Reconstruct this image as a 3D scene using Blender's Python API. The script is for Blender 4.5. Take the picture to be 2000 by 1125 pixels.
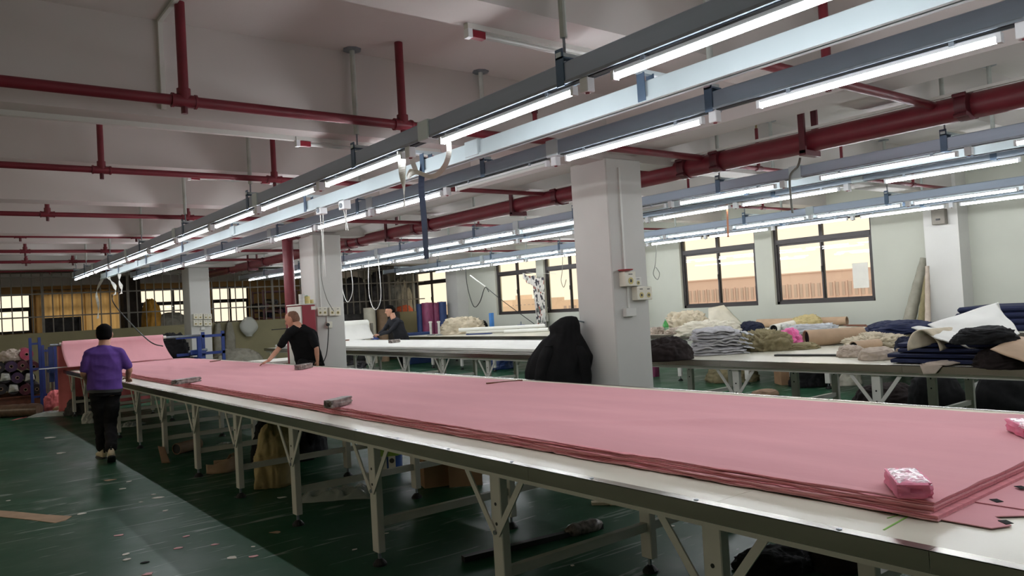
import bpy, math, random
import numpy as np
from mathutils import Vector, Matrix, noise as mn

for _o in list(bpy.data.objects):
    bpy.data.objects.remove(_o, do_unlink=True)
scene = bpy.context.scene
COL = scene.collection
RAD = math.radians

# ------------------------------------------------------------------ camera
CAM_H = 1.62
YAW, PITCH, ROLL, FPX = RAD(37.7536), RAD(1.2461), RAD(-3.3263), 1507.1
_f = Vector((math.sin(YAW)*math.cos(PITCH), math.cos(YAW)*math.cos(PITCH), math.sin(PITCH)))
_r0 = Vector((math.cos(YAW), -math.sin(YAW), 0)); _u0 = _r0.cross(_f)
_r = math.cos(ROLL)*_r0 + math.sin(ROLL)*_u0
_u = -math.sin(ROLL)*_r0 + math.cos(ROLL)*_u0
cam_d = bpy.data.cameras.new('camera'); cam = bpy.data.objects.new('camera', cam_d); COL.objects.link(cam)
cam_d.sensor_width = 36.0; cam_d.lens = FPX/2000*36.0; cam_d.clip_start = .05; cam_d.clip_end = 500
M = Matrix.Identity(4)
for i in range(3):
    M[i][0] = _r[i]; M[i][1] = _u[i]; M[i][2] = -_f[i]
M[2][3] = CAM_H
cam.matrix_world = M
scene.camera = cam

# ------------------------------------------------------------------ world, exposure
world = bpy.data.worlds.new('hazy_evening_sky'); scene.world = world; world.use_nodes = True
bg = world.node_tree.nodes['Background']
bg.inputs[0].default_value = (1.0, .88, .68, 1); bg.inputs[1].default_value = 1.35
scene.view_settings.view_transform = 'Standard'; scene.view_settings.look = 'None'
scene.view_settings.gamma = 1.0; scene.view_settings.use_curve_mapping = False
scene.view_settings.exposure = 0.0
scene.cycles.max_bounces = 8; scene.cycles.diffuse_bounces = 5; scene.cycles.transparent_max_bounces = 12
scene.cycles.sample_clamp_indirect = 4.0
TUBE_STRENGTH = 48.0

# ------------------------------------------------------------------ measuring helpers: photograph pixel + one known coordinate -> place in the room
def ray(x, y): return _f + _r*((x-1000)/FPX) - _u*((y-562.5)/FPX)
def atZ(x, y, z): d = ray(x, y); return Vector((0, 0, CAM_H)) + d*((z-CAM_H)/d.z)
def atX(x, y, X): d = ray(x, y); return Vector((0, 0, CAM_H)) + d*(X/d.x)
def atY(x, y, Y): d = ray(x, y); return Vector((0, 0, CAM_H)) + d*(Y/d.y)
def mpp(p): return (Vector(p)-Vector((0, 0, CAM_H))).dot(_f)/FPX     # metres per pixel at a place
RV = Vector((_r0.x, _r0.y, 0))          # horizontal direction across the view
FV = Vector((_f.x, _f.y, 0)).normalized()

# ------------------------------------------------------------------ materials
def lin(c): return tuple(((v/255)/12.92 if v/255 <= .04045 else (((v/255)+.055)/1.055)**2.4) for v in c)
MATS = {}
def mat(name, rgb, rough=.6, metal=0., var=.12, scale=6., bump=0., bscale=60., spec=.5, coat=0., rgb2=None, detail=4., stretch=None, aniso=None):
    m = bpy.data.materials.new(name); m.use_nodes = True; nt = m.node_tree; b = nt.nodes['Principled BSDF']
    c = lin(rgb); c2 = lin(rgb2) if rgb2 else tuple(max(0, v*(1-var*2)) for v in c)
    b.inputs['Roughness'].default_value = rough; b.inputs['Metallic'].default_value = metal
    b.inputs['Specular IOR Level'].default_value = spec
    if coat: b.inputs['Coat Weight'].default_value = coat; b.inputs['Coat Roughness'].default_value = .12
    tc = nt.nodes.new('ShaderNodeTexCoord'); src = tc.outputs['Object']
    if stretch:
        mp = nt.nodes.new('ShaderNodeMapping'); mp.inputs['Scale'].default_value = stretch
        nt.links.new(src, mp.inputs['Vector']); src = mp.outputs['Vector']
    nz = nt.nodes.new('ShaderNodeTexNoise'); nz.inputs['Scale'].default_value = scale; nz.inputs['Detail'].default_value = detail
    nt.links.new(src, nz.inputs['Vector'])
    rp = nt.nodes.new('ShaderNodeValToRGB'); rp.color_ramp.elements[0].position = .32; rp.color_ramp.elements[1].position = .62
    rp.color_ramp.elements[0].color = (*c2, 1); rp.color_ramp.elements[1].color = (*c, 1)
    nt.links.new(nz.outputs['Fac'], rp.inputs['Fac']); nt.links.new(rp.outputs['Color'], b.inputs['Base Color'])
    if bump:
        n2 = nt.nodes.new('ShaderNodeTexNoise'); n2.inputs['Scale'].default_value = bscale; n2.inputs['Detail'].default_value = 3
        nt.links.new(src, n2.inputs['Vector'])
        bp = nt.nodes.new('ShaderNodeBump'); bp.inputs['Strength'].default_value = bump; bp.inputs['Distance'].default_value = .01
        nt.links.new(n2.outputs['Fac'], bp.inputs['Height']); nt.links.new(bp.outputs['Normal'], b.inputs['Normal'])
    MATS[name] = m
    return m
def emis(name, rgb, strength):
    m = bpy.data.materials.new(name); m.use_nodes = True; nt = m.node_tree
    e = nt.nodes.new('ShaderNodeEmission'); e.inputs[0].default_value = (*rgb, 1); e.inputs[1].default_value = strength
    nt.links.new(e.outputs[0], nt.nodes['Material Output'].inputs[0]); MATS[name] = m
    return m
def clear(name, rgb, alpha, rough=.08):
    """thin see-through sheet: part transparent, part glossy film"""
    m = bpy.data.materials.new(name); m.use_nodes = True; nt = m.node_tree
    b = nt.nodes['Principled BSDF']; b.inputs['Base Color'].default_value = (*lin(rgb), 1); b.inputs['Roughness'].default_value = rough
    t = nt.nodes.new('ShaderNodeBsdfTransparent'); mx = nt.nodes.new('ShaderNodeMixShader')
    mx.inputs[0].default_value = alpha
    nt.links.new(t.outputs[0], mx.inputs[1]); nt.links.new(b.outputs[0], mx.inputs[2])
    nt.links.new(mx.outputs[0], nt.nodes['Material Output'].inputs[0]); MATS[name] = m
    return m
def pane_mat():
    m = bpy.data.materials.new('window_glass'); m.use_nodes = True; nt = m.node_tree
    nt.nodes.remove(nt.nodes['Principled BSDF'])
    t = nt.nodes.new('ShaderNodeBsdfTransparent'); t.inputs[0].default_value = (.97, .96, .93, 1)
    g = nt.nodes.new('ShaderNodeBsdfGlossy'); g.inputs['Roughness'].default_value = .02
    fr = nt.nodes.new('ShaderNodeFresnel'); fr.inputs[0].default_value = 1.5
    mx = nt.nodes.new('ShaderNodeMixShader'); ge = nt.nodes.new('ShaderNodeNewGeometry'); iv = nt.nodes.new('ShaderNodeMath'); iv.operation = 'SUBTRACT'; iv.inputs[0].default_value = 1
    ml = nt.nodes.new('ShaderNodeMath'); ml.operation = 'MULTIPLY'; nt.links.new(ge.outputs['Backfacing'], iv.inputs[1]); nt.links.new(iv.outputs[0], ml.inputs[0]); nt.links.new(fr.outputs[0], ml.inputs[1])
    nt.links.new(ml.outputs[0], mx.inputs[0]); nt.links.new(t.outputs[0], mx.inputs[1]); nt.links.new(g.outputs[0], mx.inputs[2])
    nt.links.new(mx.outputs[0], nt.nodes['Material Output'].inputs[0]); MATS['glass'] = m
pane_mat()

def floor_mat():
    m = bpy.data.materials.new('green_floor_paint'); m.use_nodes = True; nt = m.node_tree; b = nt.nodes['Principled BSDF']
    N = nt.nodes.new; Lk = nt.links.new
    tc = N('ShaderNodeTexCoord')
    def nz(sc, det, st=None, dist=0):
        n = N('ShaderNodeTexNoise'); n.inputs['Scale'].default_value = sc; n.inputs['Detail'].default_value = det; n.inputs['Distortion'].default_value = dist
        if st:
            mp = N('ShaderNodeMapping'); mp.inputs['Scale'].default_value = st; mp.inputs['Rotation'].default_value = (0, 0, .5)
            Lk(tc.outputs['Object'], mp.inputs[0]); Lk(mp.outputs[0], n.inputs['Vector'])
        else: Lk(tc.outputs['Object'], n.inputs['Vector'])
        return n.outputs['Fac']
    def ramp(src, p0, p1, c0=(0, 0, 0, 1), c1=(1, 1, 1, 1)):
        r = N('ShaderNodeValToRGB'); r.color_ramp.elements[0].position = p0; r.color_ramp.elements[1].position = p1
        r.color_ramp.elements[0].color = c0; r.color_ramp.elements[1].color = c1; Lk(src, r.inputs[0]); return r.outputs[0]
    base = ramp(nz(.55, 4), .35, .68, (*lin((24, 74, 48)), 1), (*lin((36, 78, 54)), 1))
    dust = ramp(nz(.8, 6, None, .6), .45, .8)
    scuff = ramp(nz(1.3, 8, (1.2, 9, 1), 1.2), .615, .66)
    def mixc(a, b_, f, k):
        mx = N('ShaderNodeMix'); mx.data_type = 'RGBA'
        mul = N('ShaderNodeMath'); mul.operation = 'MULTIPLY'; mul.inputs[1].default_value = k
        Lk(f, mul.inputs[0]); Lk(mul.outputs[0], mx.inputs['Factor']); Lk(a, mx.inputs['A'])
        if isinstance(b_, tuple): mx.inputs['B'].default_value = b_
        else: Lk(b_, mx.inputs['B'])
        return mx.outputs['Result']
    c = mixc(base, (*lin((66, 82, 70)), 1), dust, .4)
    c = mixc(c, (*lin((172, 180, 172)), 1), scuff, .5)
    Lk(c, b.inputs['Base Color'])
    Lk(ramp(nz(2.2, 5), .25, .75, (.3, .3, .3, 1), (.5, .5, .5, 1)), b.inputs['Roughness'])
    bp = N('ShaderNodeBump'); bp.inputs['Strength'].default_value = .06; bp.inputs['Distance'].default_value = .02
    Lk(nz(5, 3), bp.inputs['Height']); Lk(bp.outputs[0], b.inputs['Normal'])
    b.inputs['Specular IOR Level'].default_value = .2
    MATS['floor'] = m
floor_mat()

mat('plaster', (190, 192, 180), .85, var=.03, scale=1.2, bump=.05, bscale=25)
mat('ceiling_paint', (205, 200, 196), .9, var=.035, scale=.7, bump=.04, bscale=12)
mat('column_paint', (204, 203, 198), .7, var=.03, scale=1.5, bump=.06, bscale=20)
mat('olive_paint', (150, 142, 108), .7, var=.08, scale=1.5)
mat('tan_wall', (196, 160, 112), .85, var=.08, scale=1.)
mat('dark_wall', (70, 62, 56), .9)
mat('bar_paint', (128, 122, 112), .5, metal=.2)
mat('frame_dark', (62, 58, 58), .45, metal=.3, var=.05)
mat('rail_steel', (168, 182, 198), .38, metal=.55, var=.06, scale=2, stretch=(4, .3, 4))
mat('rail_white', (208, 222, 226), .45, var=.04, scale=2)
mat('rail_slot', (52, 54, 60), .5, metal=.4)
mat('galv', (150, 158, 166), .35, metal=.8, var=.1, scale=20)
mat('bracket_blue', (96, 118, 142), .4, metal=.4)
mat('rod_paint', (190, 196, 190), .5)
mat('pvc', (216, 216, 210), .45, var=.03)
mat('socket_plastic', (226, 222, 206), .4, var=.03)
mat('socket_dark', (74, 72, 66), .5)
mat('lamp_white', (228, 230, 232), .4, var=.02)
mat('tube_off', (214, 218, 214), .25, var=.02)
emis('tube_on', (.93, .96, 1.0), TUBE_STRENGTH)
emis('sensor_red', (1.0, .05, .03), 1.2)
mat('pipe_red', (118, 34, 46), .42, var=.10, scale=5, bump=.03, bscale=30)
mat('pipe_dark', (90, 28, 38), .45, var=.12, scale=8)
mat('brass', (170, 150, 110), .35, metal=.8)
mat('tabletop', (214, 211, 194), .34, var=.035, scale=2.2, coat=.08)
mat('steel_trim', (158, 154, 146), .24, metal=1., var=.06, scale=3, stretch=(8, .8, 8))
mat('table_paint', (214, 212, 204), .42, var=.04, scale=4)
mat('foot_black', (28, 28, 28), .5)
mat('pink_top', (214, 157, 163), .88, var=.035, scale=1.2, bump=.22, bscale=5, spec=.15, stretch=(2.2, .5, 1))
mat('pink_edge', (228, 156, 164), .92, var=.1, scale=22, stretch=(3, 1, 14), bump=.25, bscale=70, spec=.1)
mat('pink_edge_b', (234, 176, 182), .92, var=.1, scale=30, stretch=(3, 1, 14), bump=.25, bscale=90, spec=.1)
mat('pink_hang', (236, 134, 136), .85, var=.08, scale=4, spec=.15)
mat('pink_hot', (238, 120, 176), .6, var=.1, scale=12)
mat('pink_pale', (236, 196, 208), .6, var=.05)
mat('pink_block', (226, 118, 150), .55, var=.14, scale=14)
mat('kraft', (178, 150, 122), .7, var=.08, scale=6, bump=.04, bscale=90)
mat('kraft_dark', (138, 110, 86), .75, var=.1)
mat('cardboard', (160, 126, 94), .8, var=.1, scale=5)
mat('wood_stick', (116, 72, 52), .55, var=.15, scale=14, stretch=(1, 8, 1))
mat('black_cloth', (26, 26, 27), .85, var=.2, scale=9, bump=.15, bscale=40, spec=.2)
mat('black_brown', (40, 32, 31), .85, var=.2, scale=7, bump=.12, bscale=40, spec=.2)
mat('black_knit', (20, 21, 22), .9, var=.1, scale=14, bump=.08, bscale=120, spec=.15)
mat('dark_trouser', (30, 29, 30), .88, var=.15, scale=12, bump=.1, bscale=50, spec=.15)
mat('purple_shirt', (92, 64, 136), .82, var=.12, scale=9, bump=.08, bscale=60, spec=.15)
mat('dark_shirt', (40, 41, 46), .8, var=.12, scale=10, bump=.06, bscale=60, spec=.2)
mat('skin', (188, 138, 112), .55, var=.06, scale=20)
mat('hair', (9, 8, 8), .8, var=.2, scale=60, bump=.2, bscale=160, spec=.08)
mat('hair_short', (122, 92, 76), .85, var=.2, scale=90, spec=.15)
mat('eye_dark', (30, 24, 22), .3)
mat('lip', (150, 92, 84), .5)
mat('shoe_beige', (206, 192, 160), .55, var=.06)
mat('shoe_black', (26, 26, 26), .6)
mat('grey_cloth', (186, 185, 188), .85, var=.12, scale=18, bump=.2, bscale=50, spec=.15)
mat('grey_cloth_pale', (196, 198, 202), .85, var=.08, scale=14, bump=.12, bscale=50, spec=.15)
mat('beige_cloth', (206, 194, 170), .85, var=.1, scale=9, bump=.12, bscale=40, spec=.15)
mat('beige_grey', (186, 172, 158), .85, var=.1, scale=9, bump=.12, bscale=40, spec=.15)
mat('cream_cloth', (224, 218, 200), .85, var=.06, scale=6, bump=.08, bscale=40, spec=.15)
mat('khaki', (196, 180, 132), .85, var=.1, scale=9, bump=.12, bscale=40, spec=.15)
mat('olive_cloth', (138, 128, 98), .85, var=.14, scale=9, bump=.15, bscale=40, spec=.15)
mat('navy', (30, 37, 68), .75, var=.18, scale=10, stretch=(1, 1, 8), bump=.08, spec=.25)
mat('navy_dark', (30, 34, 54), .8, var=.2, scale=10, bump=.1, spec=.2)
mat('white_cloth', (232, 232, 226), .8, var=.03, scale=4, bump=.05, bscale=50, spec=.2)
mat('white_roll', (236, 236, 228), .7, var=.02, scale=3)
mat('paper_white', (232, 230, 220), .7, var=.04, scale=4)
mat('sack', (180, 160, 112), .75, var=.14, scale=8, bump=.2, bscale=50)
mat('sack_grey', (150, 146, 132), .75, var=.12, scale=7, bump=.15, bscale=40)
mat('sack_white', (206, 206, 200), .6, var=.1, scale=7, bump=.12, bscale=40)
mat('yellow_sack', (214, 158, 58), .65, var=.14, scale=6, bump=.1)
mat('tarp_grey', (74, 72, 72), .75, var=.3, scale=5, bump=.15)
mat('orange', (206, 96, 56), .7)
mat('blue_paint', (40, 62, 128), .4, var=.1, scale=6)
mat('blue_light', (70, 132, 204), .4, var=.08)
mat('blue_roll', (38, 62, 112), .5, var=.12, scale=5)
mat('purple_roll', (142, 62, 100), .4, var=.2, scale=8, stretch=(1, 1, .5))
mat('maroon_roll', (96, 44, 58), .55, var=.25, scale=9)
mat('black_roll', (42, 38, 42), .5, var=.25, scale=9)
mat('plum_roll', (74, 52, 86), .5, var=.2, scale=9)
mat('pink_roll', (196, 84, 110), .55, var=.12, scale=9)
mat('brown_wrap', (112, 88, 72), .3, var=.2, scale=7, stretch=(1, 3, 1), coat=.4)
mat('red_cabinet', (140, 26, 44), .4, var=.05)
mat('cabinet_white', (206, 206, 196), .45, var=.03)
mat('tape_yellow', (206, 190, 120), .35, var=.05)
mat('green_glass', (58, 150, 66), .15, var=.1)
mat('green_cloth', (140, 172, 146), .8, var=.08)
mat('green_mark', (132, 190, 84), .7)
mat('weight_tape', (138, 128, 122), .35, var=.5, scale=26, rgb2=(58, 46, 42), bump=.15, bscale=50)
mat('weight_wrap', (236, 214, 222), .22, var=.2, scale=40, rgb2=(222, 128, 160), bump=.35, bscale=80, coat=.6)
mat('ribbon_white', (222, 222, 214), .7, var=.04)
mat('cord_navy', (30, 40, 62), .7)
mat('cable_black', (20, 20, 20), .5)
mat('cable_grey', (120, 120, 112), .6)
mat('cable_white', (226, 226, 220), .5)
mat('orange_strip', (176, 116, 84), .6)
mat('red_dish', (176, 40, 52), .35)
mat('facade', (226, 206, 204), .9, var=.04, scale=.05)
mat('facade_glass_hazed', (206, 192, 192), .4, var=.15, scale=.2)  # pale and close to the wall tone: haze put into the glass colour
mat('outside_ground', (200, 180, 160), .95)
mat('town_wall', (240, 222, 208), .9, var=.08, scale=.05)
mat('scrap_white', (226, 222, 212), .8, var=.04)
mat('scrap_pink', (226, 176, 178), .8, var=.04)
mat('can_blue', (40, 78, 150), .35, var=.1)
mat('can_green', (140, 176, 70), .4)
clear('plastic_film', (206, 212, 206), .42, .15)
clear('plastic_cloudy', (212, 214, 206), .7, .25)
def curtain_mat():
    m = bpy.data.materials.new('tan_curtain'); m.use_nodes = True; nt = m.node_tree; b = nt.nodes['Principled BSDF']; b.inputs['Base Color'].default_value = (*lin((190, 166, 128)), 1); b.inputs['Roughness'].default_value = .9
    t = nt.nodes.new('ShaderNodeBsdfTranslucent'); t.inputs[0].default_value = (*lin((236, 218, 184)), 1)
    mx = nt.nodes.new('ShaderNodeMixShader'); mx.inputs[0].default_value = .7
    nt.links.new(b.outputs[0], mx.inputs[1]); nt.links.new(t.outputs[0], mx.inputs[2]); nt.links.new(mx.outputs[0], nt.nodes['Material Output'].inputs[0]); MATS['curtain'] = m
curtain_mat()
def print_mat():
    m = bpy.data.materials.new('printed_cloth'); m.use_nodes = True; nt = m.node_tree; b = nt.nodes['Principled BSDF']
    tc = nt.nodes.new('ShaderNodeTexCoord'); mp = nt.nodes.new('ShaderNodeMapping'); mp.inputs['Scale'].default_value = (22, 22, 12)
    v = nt.nodes.new('ShaderNodeTexVoronoi'); v.inputs['Scale'].default_value = 1.
    nt.links.new(tc.outputs['Object'], mp.inputs[0]); nt.links.new(mp.outputs[0], v.inputs['Vector'])
    sp = nt.nodes.new('ShaderNodeSeparateColor'); nt.links.new(v.outputs['Color'], sp.inputs[0])
    r = nt.nodes.new('ShaderNodeValToRGB'); r.color_ramp.interpolation = 'CONSTANT'
    cols = [(0, (210, 206, 198)), (.5, (62, 60, 66)), (.68, (188, 186, 178)), (.84, (150, 92, 78)), (.92, (96, 104, 96))]
    r.color_ramp.elements[0].color = (*lin(cols[0][1]), 1); r.color_ramp.elements[1].position = .5; r.color_ramp.elements[1].color = (*lin(cols[1][1]), 1)
    for p_, c_ in cols[2:]:
        e = r.color_ramp.elements.new(p_); e.color = (*lin(c_), 1)
    nt.links.new(sp.outputs[0], r.inputs[0]); nt.links.new(r.outputs[0], b.inputs['Base Color']); b.inputs['Roughness'].default_value = .8
    MATS['printed'] = m
print_mat()

# ------------------------------------------------------------------ mesh helpers
ORG = {}                                     # world origin of every object, by name
def org(o): return ORG[o.name] if o is not None else Vector((0, 0, 0))
class MB:
    def __init__(s): s.v = []; s.f = []
    def add(s, vs, fs):
        k = len(s.v); s.v += [tuple(p) for p in vs]; s.f += [tuple(i+k for i in q) for q in fs]; return s
    def box(s, x0, x1, y0, y1, z0, z1):
        return s.add([(x0, y0, z0), (x1, y0, z0), (x1, y1, z0), (x0, y1, z0), (x0, y0, z1), (x1, y0, z1), (x1, y1, z1), (x0, y1, z1)],
                     [(3, 2, 1, 0), (4, 5, 6, 7), (0, 1, 5, 4), (1, 2, 6, 5), (2, 3, 7, 6), (3, 0, 4, 7)])
    def obox(s, c, size, rz=0., rx=0., ry=0.):
        R = Matrix.Rotation(rz, 3, 'Z') @ Matrix.Rotation(ry, 3, 'Y') @ Matrix.Rotation(rx, 3, 'X'); c = Vector(c); a, b, d = (v/2 for v in size)
        vs = [c + R @ Vector(p) for p in ((-a, -b, -d), (a, -b, -d), (a, b, -d), (-a, b, -d), (-a, -b, d), (a, -b, d), (a, b, d), (-a, b, d))]
        return s.add(vs, [(3, 2, 1, 0), (4, 5, 6, 7), (0, 1, 5, 4), (1, 2, 6, 5), (2, 3, 7, 6), (3, 0, 4, 7)])
    def bar(s, p0, p1, w, h, up=(0, 0, 1)):
        p0 = Vector(p0); p1 = Vector(p1); d = (p1-p0).normalized(); up = Vector(up)
        if abs(d.dot(up)) > .98: up = Vector((1, 0, 0))
        sd = d.cross(up).normalized(); u = sd.cross(d)
        vs = []
        for p in (p0, p1):
            for a, b in ((-1, -1), (1, -1), (1, 1), (-1, 1)): vs.append(p + sd*(a*w/2) + u*(b*h/2))
        return s.add(vs, [(0, 1, 2, 3), (7, 6, 5, 4), (0, 4, 5, 1), (1, 5, 6, 2), (2, 6, 7, 3), (3, 7, 4, 0)])
    def cyl(s, p0, p1, r0, r1=None, n=14, cap=True):
        return s.tube([p0, p1], [r0, r0 if r1 is None else r1], n, cap)
    def tube(s, pts, r, n=8, cap=True):
        pts = [Vector(p) for p in pts]; rs = r if isinstance(r, (list, tuple)) else [r]*len(pts)
        t = (pts[1]-pts[0]).normalized(); a = Vector((0, 0, 1)) if abs(t.z) < .9 else Vector((1, 0, 0))
        nx = t.cross(a).normalized(); k = len(s.v)
        for i, p in enumerate(pts):
            t = (pts[min(i+1, len(pts)-1)]-pts[max(i-1, 0)]).normalized()
            nx = (nx - t*nx.dot(t)).normalized(); ny = t.cross(nx)
            for j in range(n):
                q = 2*math.pi*j/n; s.v.append(tuple(p + nx*(math.cos(q)*rs[i]) + ny*(math.sin(q)*rs[i])))
        for i in range(len(pts)-1):
            for j in range(n):
                a0 = k+i*n+j; a1 = k+i*n+(j+1) % n; s.f.append((a0, a1, a1+n, a0+n))
        if cap:
            s.f.append(tuple(k+j for j in range(n))[::-1]); e = k+(len(pts)-1)*n; s.f.append(tuple(e+j for j in range(n)))
        return s
    def ring(s, p0, p1, ro, ri, n=20):
        """hollow roll: outer and inner wall with annular ends"""
        p0 = Vector(p0); p1 = Vector(p1); t = (p1-p0).normalized(); a = Vector((0, 0, 1)) if abs(t.z) < .9 else Vector((1, 0, 0))
        nx = t.cross(a).normalized(); ny = t.cross(nx); k = len(s.v)
        for p in (p0, p1):
            for rr in (ro, ri):
                for j in range(n):
                    q = 2*math.pi*j/n; s.v.append(tuple(p + nx*math.cos(q)*rr + ny*math.sin(q)*rr))
        for j in range(n):
            j1 = (j+1) % n
            s.f += [(k+j, k+j1, k+2*n+j1, k+2*n+j), (k+n+j1, k+n+j, k+3*n+j, k+3*n+j1), (k+j1, k+j, k+n+j, k+n+j1), (k+2*n+j, k+2*n+j1, k+3*n+j1, k+3*n+j)]
        return s
    def lathe(s, prof, c=(0, 0, 0), n=20):
        c = Vector(c); k = len(s.v)
        for r, z in prof:
            for j in range(n):
                q = 2*math.pi*j/n; s.v.append((c.x+r*math.cos(q), c.y+r*math.sin(q), c.z+z))
        for i in range(len(prof)-1):
            for j in range(n):
                a0 = k+i*n+j; a1 = k+i*n+(j+1) % n; s.f.append((a0, a1, a1+n, a0+n))
        s.f.append(tuple(k+j for j in range(n))[::-1]); e = k+(len(prof)-1)*n; s.f.append(tuple(e+j for j in range(n)))
        return s
    def grid(s, fn, nu, nv, wrap_u=False):
        k = len(s.v); cu = nu if wrap_u else nu+1
        for j in range(nv+1):
            for i in range(cu): s.v.append(tuple(fn(i/nu, j/nv)))
        for j in range(nv):
            for i in range(nu):
                i1 = (i+1) % cu; a = k+j*cu+i; b = k+j*cu+i1; s.f.append((a, b, b+cu, a+cu))
        return s
    def sheet(s, fn, nu, nv, th=.004):
        """cloth or paper with a real thickness: two skins and a rim"""
        P_ = [[Vector(fn(i/nu, j/nv)) for i in range(nu+1)] for j in range(nv+1)]
        k = len(s.v); W = nu+1; nrm = []
        for j in range(nv+1):
            for i in range(nu+1):
                du = P_[j][min(i+1, nu)]-P_[j][max(i-1, 0)]; dv = P_[min(j+1, nv)][i]-P_[max(j-1, 0)][i]
                q = du.cross(dv); nrm.append(q.normalized() if q.length > 1e-9 else Vector((0, 0, 1)))
        flat = [p for row in P_ for p in row]
        s.v += [tuple(p+n_*th/2) for p, n_ in zip(flat, nrm)] + [tuple(p-n_*th/2) for p, n_ in zip(flat, nrm)]; o = len(flat)
        for j in range(nv):
            for i in range(nu):
                a = k+j*W+i; s.f += [(a, a+1, a+1+W, a+W), (a+o+W, a+o+1+W, a+o+1, a+o)]
        edge = [j0 for j0 in range(nu)]
        for i in range(nu):
            a = k+i; s.f.append((a+1, a, a+o, a+1+o)); a = k+nv*W+i; s.f.append((a, a+1, a+1+o, a+o))
        for j in range(nv):
            a = k+j*W; s.f.append((a, a+W, a+W+o, a+o)); a = k+j*W+nu; s.f.append((a+W, a, a+o, a+W+o))
        return s
    def poly(s, pts, z0, z1):
        """flat outline with a thickness"""
        n = len(pts); k = len(s.v)
        s.v += [(x, y, z0) for x, y in pts] + [(x, y, z1) for x, y in pts]
        s.f.append(tuple(k+i for i in range(n))[::-1]); s.f.append(tuple(k+n+i for i in range(n)))
        for i in range(n): j = (i+1) % n; s.f.append((k+i, k+j, k+n+j, k+n+i))
        return s
    def build(s, name, m, parent=None, smooth=False, bevel=0, origin=None):
        me = bpy.data.meshes.new(name); A = np.array(s.v, float)
        if origin is None: lo = A.min(0); hi = A.max(0); origin = Vector(((lo[0]+hi[0])/2, (lo[1]+hi[1])/2, lo[2]))
        A = A-np.array(origin)
        me.from_pydata([tuple(p) for p in A], [], s.f)
        if smooth is True: me.polygons.foreach_set('use_smooth', [True]*len(me.polygons))
        me.materials.append(MATS[m] if isinstance(m, str) else m); me.update()
        if smooth == 'auto': me.polygons.foreach_set('use_smooth', [True]*len(me.polygons)); me.set_sharp_from_angle(angle=RAD(35))
        o = bpy.data.objects.new(name, me); COL.objects.link(o); place(o, origin, parent)
        if bevel:
            b = o.modifiers.new('bevel', 'BEVEL'); b.width = bevel; b.segments = 1; b.limit_method = 'ANGLE'
        return o
def place(o, origin, parent=None):
    origin = Vector(origin); ORG[o.name] = origin.copy()
    if parent is not None: o.parent = parent; o.location = origin-org(parent)
    else: o.location = origin
def tag(o, label, cat, group=None, kind=None):
    o['label'] = label
    if cat: o['category'] = cat
    if group: o['group'] = group
    if kind: o['kind'] = kind
    return o
def thing(name, loc, label, cat, group=None, kind=None):
    o = bpy.data.objects.new(name, None); COL.objects.link(o); o.empty_display_size = .1; place(o, loc)
    return tag(o, label, cat, group, kind)
def struct(o, label=None):
    o['kind'] = 'structure'
    if label: o['label'] = label
    return o
def inst(src, origin, parent=None, rz=None):
    o = src.copy(); COL.objects.link(o)
    for k in ('label', 'category', 'group'):
        if k in o and parent is not None: del o[k]
    o.parent = None; place(o, origin, parent)
    if rz is not None: o.rotation_euler.z = rz
    return o
def bx(name, x0, x1, y0, y1, z0, z1, m, parent=None, bevel=0):
    return MB().box(x0, x1, y0, y1, z0, z1).build(name, m, parent, bevel=bevel)
def N3(p, sc=1., seed=0.): return mn.noise(Vector((p[0]*sc+seed*13.7, p[1]*sc-seed*7.3, p[2]*sc+seed*3.1)))
ORDW = ['first', 'second', 'third', 'fourth', 'fifth', 'sixth', 'seventh', 'eighth', 'ninth', 'tenth', 'eleventh', 'twelfth', 'thirteenth', 'fourteenth', 'fifteenth', 'sixteenth']

def heap_mb(c, size, seed=1, amp=.22, fold=2.2, sharp=1., pw=2.4, rz=0., nu=84, nv=30, top=1., warp=.6, prof=.72):
    """crumpled cloth, sack or bundle lying on a flat support"""
    c = Vector(c); sx, sy, sz = size[0]/2, size[1]/2, size[2]; cs, sn = math.cos(rz), math.sin(rz); mb = MB()
    def fn(u, v):
        th = 2*math.pi*u; ph = v*math.pi/2*.999
        cx, cy = math.cos(th), math.sin(th)
        q = (abs(cx)**pw+abs(cy)**pw)**(-1/pw)
        d = Vector((cx*math.cos(ph), cy*math.cos(ph), math.sin(ph)))
        w = N3(d, 1.1, seed+5)*warp
        rid = 1-abs(N3(d+Vector((w, w, w)), fold, seed))*2.6*sharp
        sm = N3(d, 1.3, seed+2)
        fine = 1-abs(N3(d+Vector((w, -w, w)), fold*2.7, seed+9))*2
        k = 1+amp*(.55*rid+.7*sm+.42*fine-.3)
        cz = math.sin(ph)**.85; rr = (math.cos(ph)**prof)*q
        x, y, z = cx*rr*sx*k, cy*rr*sy*k, max(0, cz*sz*(top if v > .97 else 1)*(1+amp*(.55*rid+1.1*sm+.4*fine)))
        if v == 0: z = 0
        return c + Vector((x*cs-y*sn, x*sn+y*cs, z))
    mb.grid(fn, nu, nv, True)
    k = len(mb.v); mb.f.append(tuple(range(nu))[::-1]); mb.f.append(tuple(range(nu*nv, nu*nv+nu)))
    return mb
def heap(name, m, c, size, label, cat, group=None, parent=None, **kw):
    o = heap_mb(c, size, **kw).build(name, m, parent, smooth=True)
    return tag(o, label, cat, group) if parent is None else o
def hbase(x, y, z=.87): return atZ(x, y, z)
def roll_mb(p0, p1, r, ri=None, n=22): return MB().ring(p0, p1, r, ri if ri else r*.88, n)
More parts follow.
